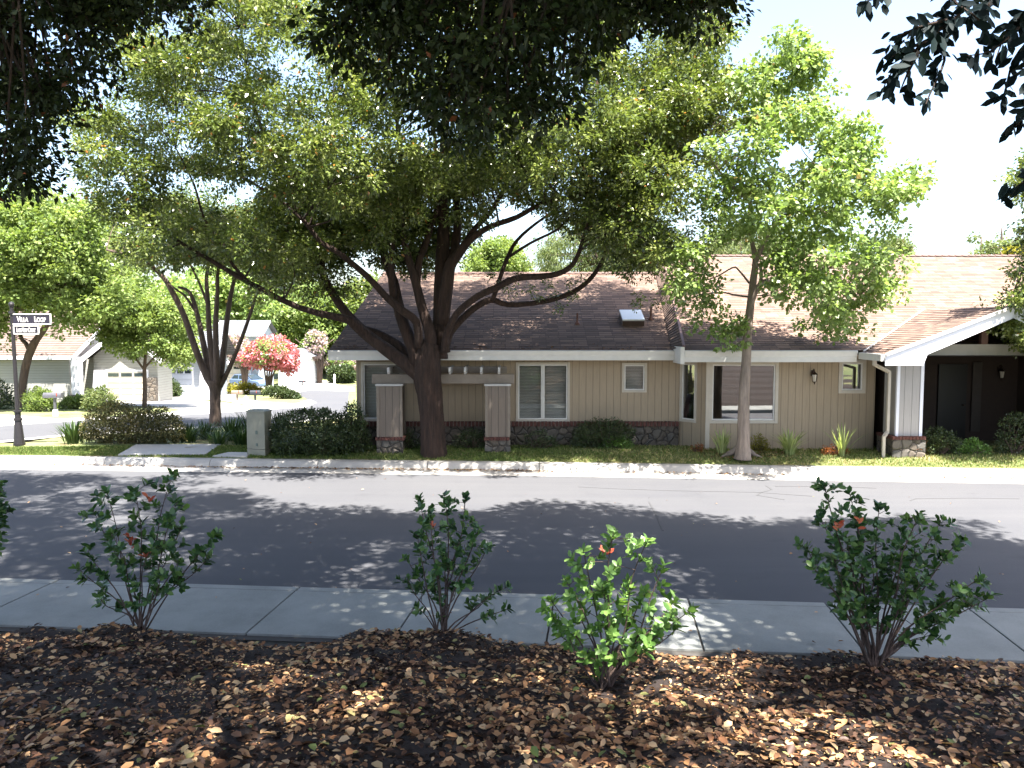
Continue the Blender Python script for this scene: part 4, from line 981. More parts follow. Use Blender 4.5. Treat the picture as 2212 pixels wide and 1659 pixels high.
# parked car
gg = G(528, 839); car = thing('parked_car', 'light blue estate car parked on the driveway behind the many stemmed tree', 'car', gg)
yaw = R(-28); U = Vector((math.cos(yaw), math.sin(yaw), 0)); W = Vector((-math.sin(yaw), math.cos(yaw), 0)); UZ = Vector((0, 0, 1)); cc = gg + W * .9
def cp(u_, w_, z_): return cc + U * u_ + W * w_ + UZ * z_
def loft(mb, prof, hw0, hw1=None):
    mb.prism([cp(u_, -hw0, z_) for u_, z_ in prof], W * 2 * hw0)
mb = MB(); loft(mb, [(-2.2, .3), (-2.25, .75), (-2.1, .95), (1.0, .92), (1.9, .8), (2.2, .62), (2.25, .3), (1.75, .22), (-1.8, .22)], .88); mb.build('body', M['bluecar'], car, bevel=.08)
mb = MB()
lo_ = [(-2.05, .94), (.95, .93)]; hi = [(-1.75, 1.42), (.15, 1.44)]
A = [cp(-2.05, -.82, .94), cp(1.0, -.82, .92), cp(.15, -.66, 1.44), cp(-1.7, -.66, 1.42)]; B = [cp(-2.05, .82, .94), cp(1.0, .82, .92), cp(.15, .66, 1.44), cp(-1.7, .66, 1.42)]
mb.ngon(A); mb.ngon(B[::-1]); mb.quad(A[2], B[2], B[3], A[3]); mb.quad(A[0], A[3], B[3], B[0]); mb.build('cabin', M['bluecar'], car)
mb = MB()
def ins(q, k, off): c_ = sum(q, Vector()) / len(q); return [c_ + (p_ - c_) * k + off for p_ in q]
for sgn, q in ((-1, A), (1, B)):
    for t0, t1 in ((.03, .36), (.40, .67), (.71, .93)):
        a, b2 = q[0].lerp(q[1], t0), q[0].lerp(q[1], t1); c_, d = q[3].lerp(q[2], t1 * .98), q[3].lerp(q[2], t0 * .98 + .01)
        qq = [a.lerp(d, .1), b2.lerp(c_, .1), b2.lerp(c_, .86), a.lerp(d, .86)]; mb.quad(*[p_ + W * sgn * .012 for p_ in qq])
ws = ins([A[1], B[1], B[2], A[2]], .88, (U * .6 + UZ) * .015); mb.quad(*ws); mb.build('window', M['carglass'], car)
for u_ in (-1.4, 1.42):
    for s_ in (-1, 1):
        mb = MB(); mb.tube([cp(u_, s_ * .7, .32), cp(u_, s_ * .9, .32)], [.32, .32], 18, smooth=False); wh = mb.build('wheel', M['tyre'], car); mb = MB(); mb.tube([cp(u_, s_ * .895, .32), cp(u_, s_ * .915, .32)], [.2, .2], 14, smooth=False); mb.build('rim', M['rim'], wh)
for s_ in (-1, 1):
    mb = MB(); mb.obox(cp(2.14, s_ * .62, .66), U * .1, W * .17, UZ * .07); mb.build('headlight', M['lamp'], car)
    mb = MB(); mb.obox(cp(.75, s_ * .98, .98), U * .06, W * .1, UZ * .06); mb.build('mirror', M['bluecar'], car)

# ------------------------------------------------------------------ the big tree
BT = 22.3
limbs = [
 [(938, 988, 66), (936, 955, 60), (933, 900, 56), (928, 850, 60), (922, 805, 66), (925, 770, 60), (935, 740, 48)],
 [(912, 812, 46), (872, 782, 36), (835, 756, 33), (790, 722, 29), (765, 700, 27, -.3), (745, 689, 20, -.5), (648, 665, 15, -.9), (540, 612, 13, -1.2), (455, 562, 11, -1.4), (392, 525, 9, -1.5), (330, 480, 6, -1.5), (280, 400, 4, -1.5)],
 [(540, 612, 9, -1.2), (505, 575, 8, -1.3), (480, 530, 7, -1.5), (440, 470, 6, -1.7), (420, 400, 5, -1.8), (380, 320, 3, -1.8)],
 [(800, 728, 26), (765, 695, 25, .1), (736, 660, 22, .2), (701, 601, 19, .4), (686, 534, 18, .6), (657, 446, 15, .8), (620, 380, 12, 1), (570, 290, 9, 1.2), (540, 190, 6, 1.4), (520, 60, 4, 1.4)],
 [(880, 770, 24, .2), (860, 745, 22, .3), (812, 718, 18, .5), (765, 706, 15, .6)],
 [(905, 750, 26, -.1), (900, 697, 22, -.3), (868, 670, 20, -.5), (835, 642, 18, -.7), (791, 595, 16, -.9), (730, 545, 14, -1.1), (692, 522, 12, -1.2), (654, 475, 10, -1.4), (600, 430, 7, -1.5), (520, 380, 5, -1.6)],
 [(901, 790, 40), (891, 750, 32), (865, 680, 30), (850, 607, 24, .2), (830, 557, 17, .4), (821, 490, 15, .6), (800, 460, 13, .7), (765, 425, 10, .9), (736, 381, 8, 1.1), (715, 300, 6, 1.3)],
 [(850, 640, 20), (845, 590, 18, -.2), (847, 540, 16, -.3), (850, 480, 15, -.5), (862, 402, 14, -.7), (865, 343, 12, -.8), (850, 200, 8, -1), (830, 60, 5, -1)],
 [(930, 760, 36), (929, 720, 30, -.2), (912, 665, 25, -.2), (897, 607, 22, -.3), (879, 548, 19, -.4), (868, 500, 16, -.5)],
 [(900, 607, 20, -.2), (906, 560, 18, -.2), (917, 534, 18, 0), (935, 475, 14, .1), (944, 446, 12, .2), (945, 360, 10, .3), (930, 220, 7, .3)],
 [(950, 775, 44, .1), (950, 740, 38, .1), (953, 651, 40, .1), (956, 563, 38, .2), (958, 475, 28, .3), (955, 343, 20, .4), (970, 200, 14, .5), (975, 20, 8, .5)],
 [(955, 700, 34), (965, 620, 34, -.1), (972, 575, 30, -.2), (991, 548, 24, -.3), (1014, 519, 20, -.4), (1058, 490, 14, -.6), (1117, 469, 13, -.8), (1175, 437, 10, -1), (1240, 425, 8, -1.2), (1330, 390, 5, -1.3)],
 [(975, 575, 24, .1), (985, 519, 24, .3), (988, 475, 18, .4), (984, 400, 13, .5), (1000, 260, 8, .7), (1010, 80, 5, .7)],
 [(1005, 530, 18, 0), (1020, 500, 14, .2), (1058, 460, 12, .4), (1087, 411, 12, .6), (1108, 367, 11, .8), (1117, 329, 8, 1), (1125, 240, 6, 1.2), (1160, 100, 4, 1.2)],
 [(1112, 362, 9, .8), (1146, 364, 8, .6), (1180, 340, 7, .5), (1213, 317, 6, .3), (1300, 260, 4, .2)],
 [(962, 760, 26, -.2), (964, 727, 18, -.3), (985, 680, 17, -.5), (1029, 642, 17, -.7), (1073, 621, 18, -.8), (1117, 601, 17, -.9), (1190, 595, 15, -1), (1228, 580, 14, -1), (1246, 556, 11, -1), (1258, 520, 9, -1), (1270, 480, 6, -1)],
 [(964, 745, 22, .2), (975, 716, 18, .2), (1014, 674, 17, .3), (1058, 648, 17, .3), (1096, 658, 14, .3), (1160, 654, 13, .3), (1219, 639, 13, .3), (1262, 615, 12, .3), (1292, 580, 11, .3), (1310, 540, 9, .3), (1314, 495, 7, .3), (1330, 430, 5, .3)],
 [(1064, 648, 12, .2), (1074, 620, 12, 0), (1081, 598, 11, 0), (1096, 557, 11, .1), (1117, 519, 9, .2), (1160, 481, 7, .3), (1220, 440, 5, .3)],
 [(1096, 557, 8, .1), (1146, 525, 7, 0), (1204, 496, 6, -.1), (1231, 469, 5, -.2), (1300, 430, 3, -.3)],
 [(1314, 530, 6, .3), (1360, 535, 5, .5), (1410, 545, 4, .7), (1450, 580, 3, .8)],
]
poly = [(170, 430), (130, 320), (150, 180), (230, 60), (200, -150), (500, -260), (1000, -300), (1400, -220), (1560, -60), (1600, 60), (1600, 160), (1540, 300), (1570, 420), (1545, 500), (1480, 590), (1420, 640), (1370, 610), (1310, 560), (1220, 520), (1120, 480), (1010, 440), (900, 490), (840, 530), (760, 560), (700, 590), (640, 610), (560, 600), (480, 580), (400, 560), (330, 560), (250, 540)]
holes = [(385, 205, 20), (210, 220, 30), (760, 580, 30), (140, 150, 40), (300, 120, 16), (640, 300, 12), (1040, 420, 18), (1480, 190, 14), (540, 340, 14)]
ex = np.array([tuple(P(a, b_, BT + d)) for a, b_, d in ((1100, 600, -.6), (1130, 625, .3), (1185, 625, .2), (1240, 600, -.8), (1350, 620, .6), (1390, 650, .6), (1430, 630, .5), (1455, 580, .6), (1295, 640, .3), (1210, 660, .3),
    (700, 640, .3), (720, 600, .3), (590, 620, -1), (410, 560, -1.4), (350, 545, -1.4), (1260, 470, .2), (1370, 560, .3), (1420, 520, .4))])
ex = ex[10:]
limbs = [[(q[0], q[1], q[2] * .95, *q[3:]) for q in limbs[0]]] + [[(q[0], q[1], q[2] * .85, *q[3:]) for q in lb] for lb in limbs[1:]]
big = tree('shade_tree', 'large dark evergreen tree with many spreading limbs in front of the ranch house', 'tree', limbs, BT, poly, 4.6, 420, 1.0, 22, .27, 29, .118, M['L_big'], M['bark_dark'], holes, extra=np.concatenate([ex, volume_pts([(1230, 120), (1560, 40), (1590, 160), (1560, 400), (1500, 560), (1330, 600), (1250, 450)], BT, 3.2, 70, (), .3), volume_pts([(640, 300), (1250, 300), (1300, 470), (1080, 450), (1010, 480), (880, 550), (700, 540)], BT, 3.0, 50, (), .3), volume_pts([(540, 420), (640, 380), (900, 420), (1000, 440), (990, 545), (900, 590), (840, 590), (760, 560), (700, 590), (620, 600), (540, 570)], BT + 1.6, 1.6, 75, (), .2)]), flat=.5, wr=.5, rmax=.03, sides=12)
# small sprigs hanging off the low right limbs
tw = np.array([tuple(P(a + rng.normal() * 5, b_ + rng.normal() * 5, BT + d)) for a, b_, d in [(1060, 592, -.6), (1085, 615, -.6), (1100, 628, 0), (1130, 600, -.8), (1150, 625, .2), (1180, 612, -.9), (1200, 640, .3), (1165, 640, .3), (1230, 612, .3), (1255, 600, .3), (1205, 665, .3), (1240, 640, .3), (1330, 560, .4), (1360, 600, .5), (1380, 640, .5), (1400, 600, .5), (1420, 655, .5), (1440, 620, .5), (1350, 580, .5), (1405, 575, .5), (1460, 600, .5), (1375, 660, .5)] for _ in range(5)])
leaves_from_twigs('leaf_sprigs', tw, rng.normal(size=tw.shape), 12, .18, .085, M['L_big'], big)

# ------------------------------------------------------------------ maple in front of the right windows
MT = 21.4
limbs = [
 [(1604, 992, 40), (1605, 975, 32), (1606, 940, 27), (1607, 860, 24), (1612, 780, 20), (1615, 720, 18), (1621, 660, 17), (1628, 600, 15), (1632, 560, 13), (1624, 520, 9), (1619, 470, 8), (1624, 400, 7, .2), (1640, 300, 6, .3), (1660, 200, 4, .3), (1700, 90, 3, .3)],
 [(1629, 575, 12), (1640, 548, 11, -.1), (1660, 505, 9, -.3), (1680, 475, 8, -.5), (1705, 462, 7, -.6), (1745, 450, 5, -.8), (1800, 420, 4, -1), (1880, 380, 3, -1.1)],
 [(1619, 670, 12), (1627, 645, 11, -.2), (1642, 612, 10, -.3), (1661, 605, 7, -.4), (1686, 601, 5, -.5), (1729, 614, 4, -.6), (1775, 656, 3, -.7)],
 [(1642, 612, 8, -.3), (1645, 590, 7, -.3), (1640, 570, 6, -.2)],
 [(1645, 548, 6, .2), (1680, 536, 6, .4), (1712, 540, 5, .5), (1740, 555, 4, .6), (1790, 580, 3, .7)],
 [(1616, 641, 5, .1), (1585, 637, 4, .3), (1555, 631, 3, .4), (1500, 640, 2.5, .5)],
 [(1619, 612, 5, .2), (1596, 584, 4, .4), (1583, 578, 3.5, .5), (1545, 599, 3, .6), (1500, 610, 2.5, .8)],
 [(1622, 440, 6), (1580, 400, 5, -.4), (1540, 350, 4, -.7), (1520, 300, 3, -.8)], [(1640, 300, 5, .3), (1700, 260, 4, .5), (1760, 190, 3, .6)], [(1705, 462, 5, -.6), (1720, 400, 4, -.2), (1780, 330, 3, 0), (1840, 280, 3, 0)]]
poly = [(1590, 150), (1640, 95), (1700, 55), (1760, 55), (1785, 110), (1805, 180), (1800, 225), (1870, 225), (1900, 300), (1885, 370), (1960, 330), (1995, 350), (2020, 430), (1965, 480), (1930, 530), (1955, 600), (1930, 650), (1850, 680), (1835, 735), (1780, 700), (1730, 640), (1670, 620), (1640, 560), (1560, 530), (1520, 590), (1540, 660), (1600, 700), (1570, 745), (1500, 710), (1450, 660), (1440, 580), (1500, 470), (1470, 380), (1520, 260), (1560, 190)]
maple = tree('maple_tree', 'slender light green maple with pale trunk on the verge before the right windows', 'tree', limbs, MT, poly, 1.8, 140, .6, 13, .25, 14, .13, M['L_maple'], M['bark_pale'],
     [(1640, 230, 18), (1560, 300, 14), (1650, 350, 20), (1700, 330, 12), (1590, 590, 26), (1660, 575, 20), (1640, 680, 24)], flat=.55, wr=.8, rmax=.02, droop=.4, yoff=-1.2, extra=np.array([tuple(P(a, b_, MT + d)) for a, b_, d in ((1465, 610, .2), (1490, 650, .4), (1520, 690, .3), (1560, 715, .1), (1590, 700, -.1), (1550, 640, .3), (1580, 735, 0), (1480, 575, .3), (1520, 600, -.3), (1700, 600, .5), (1730, 640, .6), (1760, 690, .7), (1800, 715, .5), (1835, 700, .3), (1720, 570, -.4), (1780, 610, -.6), (1850, 620, -.4), (1900, 600, -.2), (1890, 650, 0), (1680, 640, .1), (1930, 560, 0), (1810, 660, -.3))]))
mb = MB(); base = G(1604, 984)
for k in range(9):
    a = k * .7; d = Vector((math.cos(a), math.sin(a) * .6, 0)); mb.tube([base + Vector((0, 0, .22)) + d * .08, base + d * .3 + Vector((0, 0, .07)), base + d * (.45 + .1 * (k % 3)) + Vector((0, 0, -.02))], [.09, .07, .02], 7)
mb.build('root_flare', M['bark_pale'], maple, smooth=True)

# ------------------------------------------------------------------ left trees
limbs = [[(465, 925, 30), (465, 880, 23), (465, 847, 23), (466, 822, 36)],
 [(460, 832, 20), (449, 815, 19), (435, 785, 15), (422, 753, 14, -.2), (398, 683, 13, -.4), (375, 636, 12, -.6), (351, 597, 10, -.7), (312, 565, 8, -.9), (273, 550, 6, -1), (230, 540, 4, -1)],
 [(461, 830, 18), (452, 800, 14, .2), (441, 749, 13, .4), (426, 679, 10, .6), (410, 632, 8, .7), (385, 620, 5, .8)], [(426, 679, 6, .6), (400, 640, 5, .6), (380, 625, 4, .6), (350, 600, 3, .6)],
 [(464, 830, 18), (461, 800, 14), (453, 729, 12), (449, 651, 10), (446, 597, 8), (455, 550, 6), (460, 470, 4)], [(449, 660, 6), (430, 610, 5, .2), (405, 560, 4, .4)],
 [(468, 830, 18), (469, 808, 14, -.3), (466, 710, 12, -.5), (470, 628, 9, -.7), (472, 580, 7, -.8), (500, 500, 4, -.9)],
 [(472, 830, 18), (477, 810, 14), (486, 729, 12, .2), (496, 651, 10, .4), (508, 597, 8, .5), (530, 520, 5, .6)],
 [(474, 832, 16), (486, 815, 10, -.1), (515, 749, 9, -.2), (539, 683, 7, -.3), (551, 644, 6, -.4), (570, 590, 4, -.4)]]
tree('multi_stemmed_tree', 'many stemmed street tree rising from the strap leaf bed beside the side street', 'tree', limbs, G(465, 922).y,
     [(230, 560), (280, 430), (400, 390), (520, 410), (610, 480), (650, 570), (610, 625), (560, 655), (520, 600), (430, 570), (340, 585), (270, 590)], 3.2, 110, .95, 18, .3, 22, .125, M['L_big'], M['bark_brown'], [], flat=.55, wr=.55)
limbs = [[(44, 886, 24), (46, 860, 18), (49, 831, 17), (55, 795, 17), (61, 772, 17), (72, 745, 17), (81, 731, 14), (98, 706, 13, -.2), (122, 655, 12, -.4), (150, 600, 9, -.6), (190, 520, 6, -.8)], [(66, 762, 10), (56, 742, 9, .2), (44, 725, 8, .4), (20, 640, 7, .6), (0, 540, 5, .8)], [(122, 655, 8, -.4), (110, 580, 7, 0), (100, 480, 5, .2)], [(98, 706, 6, -.2), (150, 690, 5, -.4), (200, 690, 4, -.6), (240, 680, 3, -.8)]]
tree('leaning_tree', 'tall light green tree with leaning trunk behind the street sign post', 'tree', limbs, G(44, 884).y,
     [(-130, 430), (0, 395), (110, 380), (200, 440), (265, 520), (290, 620), (270, 700), (200, 710), (165, 745), (120, 690), (60, 690), (10, 740), (-120, 740)], 5.0, 210, 1.35, 14, .45, 20, .2, M['L_bright'], M['bark_brown'], [(120, 700, 14)], flat=.6, wr=.8)
limbs = [[(312, 882, 11), (313, 840, 9), (312, 800, 8), (315, 760, 6), (320, 700, 4)], [(312, 800, 5), (290, 770, 4, -.3), (260, 730, 3, -.5)], [(312, 795, 5), (345, 760, 4, .3), (380, 730, 3, .4)]]
tree('young_tree', 'small light green tree with thin trunk in front of the cream garage door', 'tree', limbs, G(312, 880).y,
     [(205, 700), (250, 650), (330, 620), (400, 650), (432, 720), (428, 795), (380, 800), (350, 770), (320, 800), (300, 795), (260, 760), (215, 770)], 2.4, 110, .85, 14, .33, 18, .17, M['L_bright'], M['bark_brown'], [], flat=.6, wr=.7)
# crape myrtles
def myrtle(label, px, pyb, poly, Y, n, bl, seedpts=60):
    gg = G(px, pyb); Y = gg.y; limbs = []
    cxm = sum(p_[0] for p_ in poly) / len(poly); ytop = min(p_[1] for p_ in poly); ylow = max(p_[1] for p_ in poly)
    for k, dx in enumerate((-.35, -.18, 0, .18, .35)): limbs.append([(px + dx * 8, pyb, 5), (px + dx * 22, lerp(pyb, ylow, .9), 4, dx), (cxm + dx * (poly[0][0] - poly[0][0] + 60), lerp(ylow, ytop, .4), 3, dx * 2), (cxm + dx * 120, lerp(ylow, ytop, .7), 2, dx * 3)])
    k_ = Y / 46
    t = tree('crape_myrtle', label, 'tree', limbs, Y, poly, 1.9 * k_, n, .55 * k_, 10, .25 * k_, 12, .16 * k_, M['L_maple'], M['bark_brown'], [], group='flowering crape myrtles', flat=.6, wr=.7, sides=6)
    bo = volume_pts(poly, Y, 2.0 * k_, n * 12, (), 0); c0 = bo.mean(0); keep = np.linalg.norm((bo - c0) / bo.std(0), axis=1) > 0.95; bo = bo[keep]
    leaves_from_twigs('blossom', bo, bo - c0, 16, .2 * k_, .15 * k_, bl, t, .9, .6, 0); return t
myrtle('round crape myrtle in full coral pink bloom on the far lawn', 581, 853, [(515, 775), (540, 745), (575, 727), (610, 728), (640, 755), (646, 790), (632, 808), (600, 795), (570, 797), (540, 792)], 44, 34, M['L_pink'])
myrtle('pale pink crape myrtle left of the coral one, above the blue car', 528, 842, [(488, 760), (495, 728), (520, 727), (540, 745), (545, 775), (530, 790), (500, 782)], 46, 16, M['L_palepink'])
myrtle('pale pink crape myrtle right of the coral one, near the roof corner', 690, 828, [(660, 760), (665, 730), (678, 714), (695, 722), (702, 748), (690, 775), (668, 775)], 50, 14, M['L_palepink'])
myrtle('white crape myrtle seen under the gutter corner of the ranch house', 742, 818, [(700, 790), (715, 768), (745, 765), (770, 775), (775, 795), (745, 800), (720, 795)], 60, 12, M['L_palepink'])
# more distant trees
def far_tree(label, px, poly, Y, n, leaf, rb=1.3, size=.28, depth=4, group='trees beyond the houses', flat=.7, wr=.7, droop=.25, name='tree', holes=(), nl=16, nt=12):
    Y *= 1.3; k_ = Y / 58; size *= k_; rb *= k_; depth *= k_; n = int(n * 1.35)
    ytop = min(p_[1] for p_ in poly); ylow = max(p_[1] for p_ in poly); zg = gz(0, Y); pyb = PYof(Y, zg); s_ = F / Y
    cxm = sum(p_[0] for p_ in poly) / len(poly)
    limbs = [[(px, pyb, .6 * s_), (px, lerp(pyb, ylow, .8), .45 * s_), (cxm, lerp(ylow, ytop, .3), .3 * s_), (cxm + 4, lerp(ylow, ytop, .85), .08 * s_)], [(px, lerp(pyb, ylow, .8), .3 * s_), (cxm - 40, lerp(ylow, ytop, .6), .1 * s_, -1)], [(px, lerp(pyb, ylow, .9), .3 * s_), (cxm + 40, lerp(ylow, ytop, .6), .1 * s_, 1)]]
    return tree(name, label, 'tree', limbs, Y, poly, depth, n, rb, nt, rb * .35, nl, size, leaf, M['bark_brown'], holes, group=group, flat=flat, wr=wr, droop=droop, sides=7, rmax=.05)
far_tree('bright yellow green tree behind the many stemmed tree', 480, [(390, 700), (400, 600), (470, 560), (560, 580), (600, 640), (590, 720), (520, 700), (470, 690), (420, 720)], 75, 70, M['L_maple'])
far_tree('big leafy green tree left of the ranch house roof', 660, [(560, 740), (570, 640), (640, 590), (720, 610), (760, 640), (790, 600), (800, 700), (760, 760), (680, 750), (620, 745), (590, 770)], 82, 90, M['L_bright'])
far_tree('dark green tree beside the rake of the ranch house roof', 725, [(680, 700), (700, 640), (770, 610), (830, 590), (830, 640), (770, 700), (740, 780), (700, 790)], 84, 50, M['L_big'])
far_tree('tall green tree rising behind the tan roofed house', 150, [(-200, 660), (-150, 480), (0, 430), (120, 420), (260, 470), (330, 560), (340, 660), (240, 680), (100, 670), (-60, 690)], 62, 150, M['L_bright'], 1.8, .32, 5)
far_tree('light green tree behind the pale blue house', 390, [(270, 720), (290, 620), (360, 570), (430, 600), (460, 690), (440, 770), (380, 760), (300, 770)], 60, 70, M['L_maple'], 1.4)
far_tree('round bright tree just above the ranch house ridge', 1080, [(1000, 600), (1020, 540), (1060, 510), (1110, 520), (1150, 560), (1160, 610), (1080, 620)], 46, 80, M['L_bright'], 1.0, .2, 3)
far_tree('pale weeping tree behind the ridge under the big tree', 1330, [(1150, 610), (1160, 520), (1220, 470), (1300, 440), (1400, 450), (1470, 500), (1480, 600), (1400, 620), (1250, 620)], 44, 150, M['L_pale'], 1.0, .22, 3, flat=1.3, wr=.28, droop=1.6, name='willow_tree')
far_tree('pale weeping tree showing behind the maple trunk', 1600, [(1500, 600), (1510, 520), (1560, 480), (1640, 490), (1740, 510), (1770, 540), (1760, 600)], 46, 90, M['L_pale'], .9, .22, 3, flat=1.3, wr=.28, droop=1.6, name='willow_tree')
far_tree('small pale treetop over the ridge right of the maple', 1945, [(1900, 560), (1905, 520), (1935, 507), (1968, 520), (1972, 560)], 60, 14, M['L_pale'], .8, .2, 2)
far_tree('sparse treetop over the ridge at the far right', 2120, [(2080, 560), (2085, 510), (2110, 495), (2120, 530), (2150, 500), (2200, 480), (2260, 500), (2270, 560)], 60, 22, M['L_pale'], .7, .2, 3, nl=12, nt=8)
far_tree('yellowish bush crown over the ridge at the right edge', 2190, [(2150, 560), (2165, 540), (2200, 530), (2240, 540), (2250, 565)], 52, 16, M['L_yellow'], .7, .2, 2)
far_tree('leafy green tree behind the white house', 690, [(620, 760), (640, 700), (690, 680), (740, 700), (770, 750), (760, 800), (700, 800), (650, 770)], 88, 60, M['L_bright'], 1.4)
# tree at the right edge, on the house side
limbs = [[(2330, 1000, 30), (2325, 880, 24), (2310, 760, 20), (2290, 680, 14), (2240, 640, 8), (2190, 630, 5)], [(2310, 760, 14), (2330, 600, 12), (2300, 450, 8), (2240, 380, 5)], [(2290, 680, 8), (2220, 700, 5), (2170, 680, 3)]]
tree('edge_tree', 'dark green leafy tree reaching in from the right edge over the entry gable', 'tree', limbs, 21.4,
     [(2135, 650), (2150, 590), (2200, 560), (2205, 450), (2170, 400), (2200, 330), (2300, 260), (2450, 300), (2480, 600), (2400, 720), (2260, 790), (2195, 760), (2150, 730)], 1.9, 150, .6, 15, .21, 18, .11, M['L_big'], M['bark_brown'], [(2180, 480, 40)], flat=.6, wr=.55)

# ------------------------------------------------------------------ shade trees on the camera's side of the road
def canopy_pts(poly_px, n, zr, clear=()):
    pts = []; gp = [tuple(G(*p_)[:2]) for p_ in poly_px]
    gp = gp + [(gp[-1][0] * .45 + .2, -1.5), (gp[0][0] * .8 - .5, -1.5)]
    xs = [p_[0] for p_ in gp]; ys = [p_[1] for p_ in gp]
    while len(pts) < n:
        a, b_ = rng.uniform(min(xs), max(xs)), rng.uniform(min(ys), max(ys))
        if not inpoly(np.array([a]), np.array([b_]), gp)[0]: continue
        if any(math.hypot(a - c[0], b_ - c[1]) < c[2] for c in clear): continue
        dd = edgedist(np.array([a]), np.array([b_]), gp)[0]
        if dd < .55: continue
        z = rng.uniform(*zr); k = z / SUN.z; p_ = (a + SUN.x * k, b_ + SUN.y * k, z)
        if p_[1] > .3:
            if PYof(p_[1], z) > -100: continue
        pts.append(p_)
    return np.array(pts)
def spots(*l): return [(*G(a, b_)[:2], r_) for a, b_, r_ in l]
def canopy_tree(label, trunk_xy, pts, hang_polys, seed_size=.17, limb_targets=()):
    tx, ty = trunk_xy; zg = gz(tx, ty)
    t = thing('shade_canopy_tree', label, 'tree', (tx, ty, zg), 'street trees on the near bank')
    mb = MB(); pl = []
    top = Vector((tx + .3, ty + .2, 7.4)); mb.tube([(tx, ty, zg - .2), (tx + .05, ty, zg + .3), (tx + .1, ty + .05, 4.8), top], [.36, .27, .23, .2], 12, rough=.06)
    for tgt in limb_targets:
        tgt = Vector(tgt); mid = top.lerp(tgt, .5) + Vector((0, 0, .7)); mb.tube([top - Vector((0, 0, .3)), mid, tgt], [.13, .08, .03], 8)
        for k in range(1, 9): 
            q = (top.lerp(mid, k / 4) if k <= 4 else mid.lerp(tgt, (k - 4) / 4)); pl.append((q, .06))
    pl.append((top, .15))
    hp = np.concatenate([volume_pts(q, Y0, dp, nb_, (), .0) for q, Y0, dp, nb_ in hang_polys]) if hang_polys else np.zeros((0, 3))
    connect(mb, pl, np.concatenate([pts, hp]), .03, 4, 14); mb.build('trunk', M['bark_dark'], t, smooth=True)
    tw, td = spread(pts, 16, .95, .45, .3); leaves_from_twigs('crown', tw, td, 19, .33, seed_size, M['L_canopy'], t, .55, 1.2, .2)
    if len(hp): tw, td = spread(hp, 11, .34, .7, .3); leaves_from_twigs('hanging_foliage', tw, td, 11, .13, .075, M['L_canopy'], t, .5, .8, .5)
    return t
clear = spots((390, 1250, .45), (1000, 1225, .35), (830, 1210, .3), (1150, 1170, .3), (1980, 1300, .4), (250, 1300, .35), *[(a, b_, .72) for a, b_ in ((640, 1500), (1600, 1520), (470, 1440), (90, 1390), (330, 1620), (1290, 1480), (1130, 1640), (2130, 1450), (2000, 1600))])
cl = canopy_pts([(-420, 1018), (0, 1019), (250, 1021), (400, 1030), (500, 1048), (560, 1075), (570, 1105), (590, 1200), (560, 1400)], 520, (12.2, 15.5), clear)
cm = canopy_pts([(470, 1105), (560, 1085), (700, 1086), (830, 1110), (980, 1100), (1060, 1087), (1290, 1088), (1420, 1103), (1500, 1125), (1500, 1400)], 400, (9, 13.5), clear)
cr = canopy_pts([(1380, 1110), (1640, 1122), (1760, 1125), (1900, 1108), (2060, 1124), (2212, 1168), (2450, 1190), (2500, 1400)], 400, (9, 13.5), clear)
canopy_tree('dark leafed tree hanging in at the top left corner', (-8.5, 3.2), cl, [([(-60, -80), (200, -80), (225, 60), (190, 120), (215, 180), (120, 230), (110, 300), (60, 400), (-60, 410)], 7.4, .8, 75), ([(190, -60), (420, -60), (400, 30), (300, 60), (230, 40)], 7.4, .5, 18)], limb_targets=((-9, 9, 11), (-5, 12, 12), (-10, 14, 13), (-5, 5.5, 10), (-5.2, 7.4, 8.6)))
canopy_tree('dark foliage hanging down over the top centre of the view', (1.2, -2.4), cm, [([(740, -80), (1420, -80), (1400, 30), (1300, 80), (1240, 160), (1190, 230), (1120, 265), (1040, 285), (960, 250), (900, 190), (840, 150), (770, 100), (720, 60)], 6.4, .9, 100), ([(1380, -60), (1570, -60), (1550, 40), (1480, 80), (1400, 60)], 6.6, .4, 14)], limb_targets=((-1.5, 5, 10), (1.5, 8, 11), (3, 5, 10), (0, 6.4, 8.2), (1, 11, 12)))
right_tree = canopy_tree('dark leafed tree whose pointed leaf sprays hang in the white sky at top right', (6.6, .8), cr, [], limb_targets=((4, 5, 10), (7, 8, 11), (9, 6, 11), (3.4, 5.2, 7.6), (6, 12, 12)))
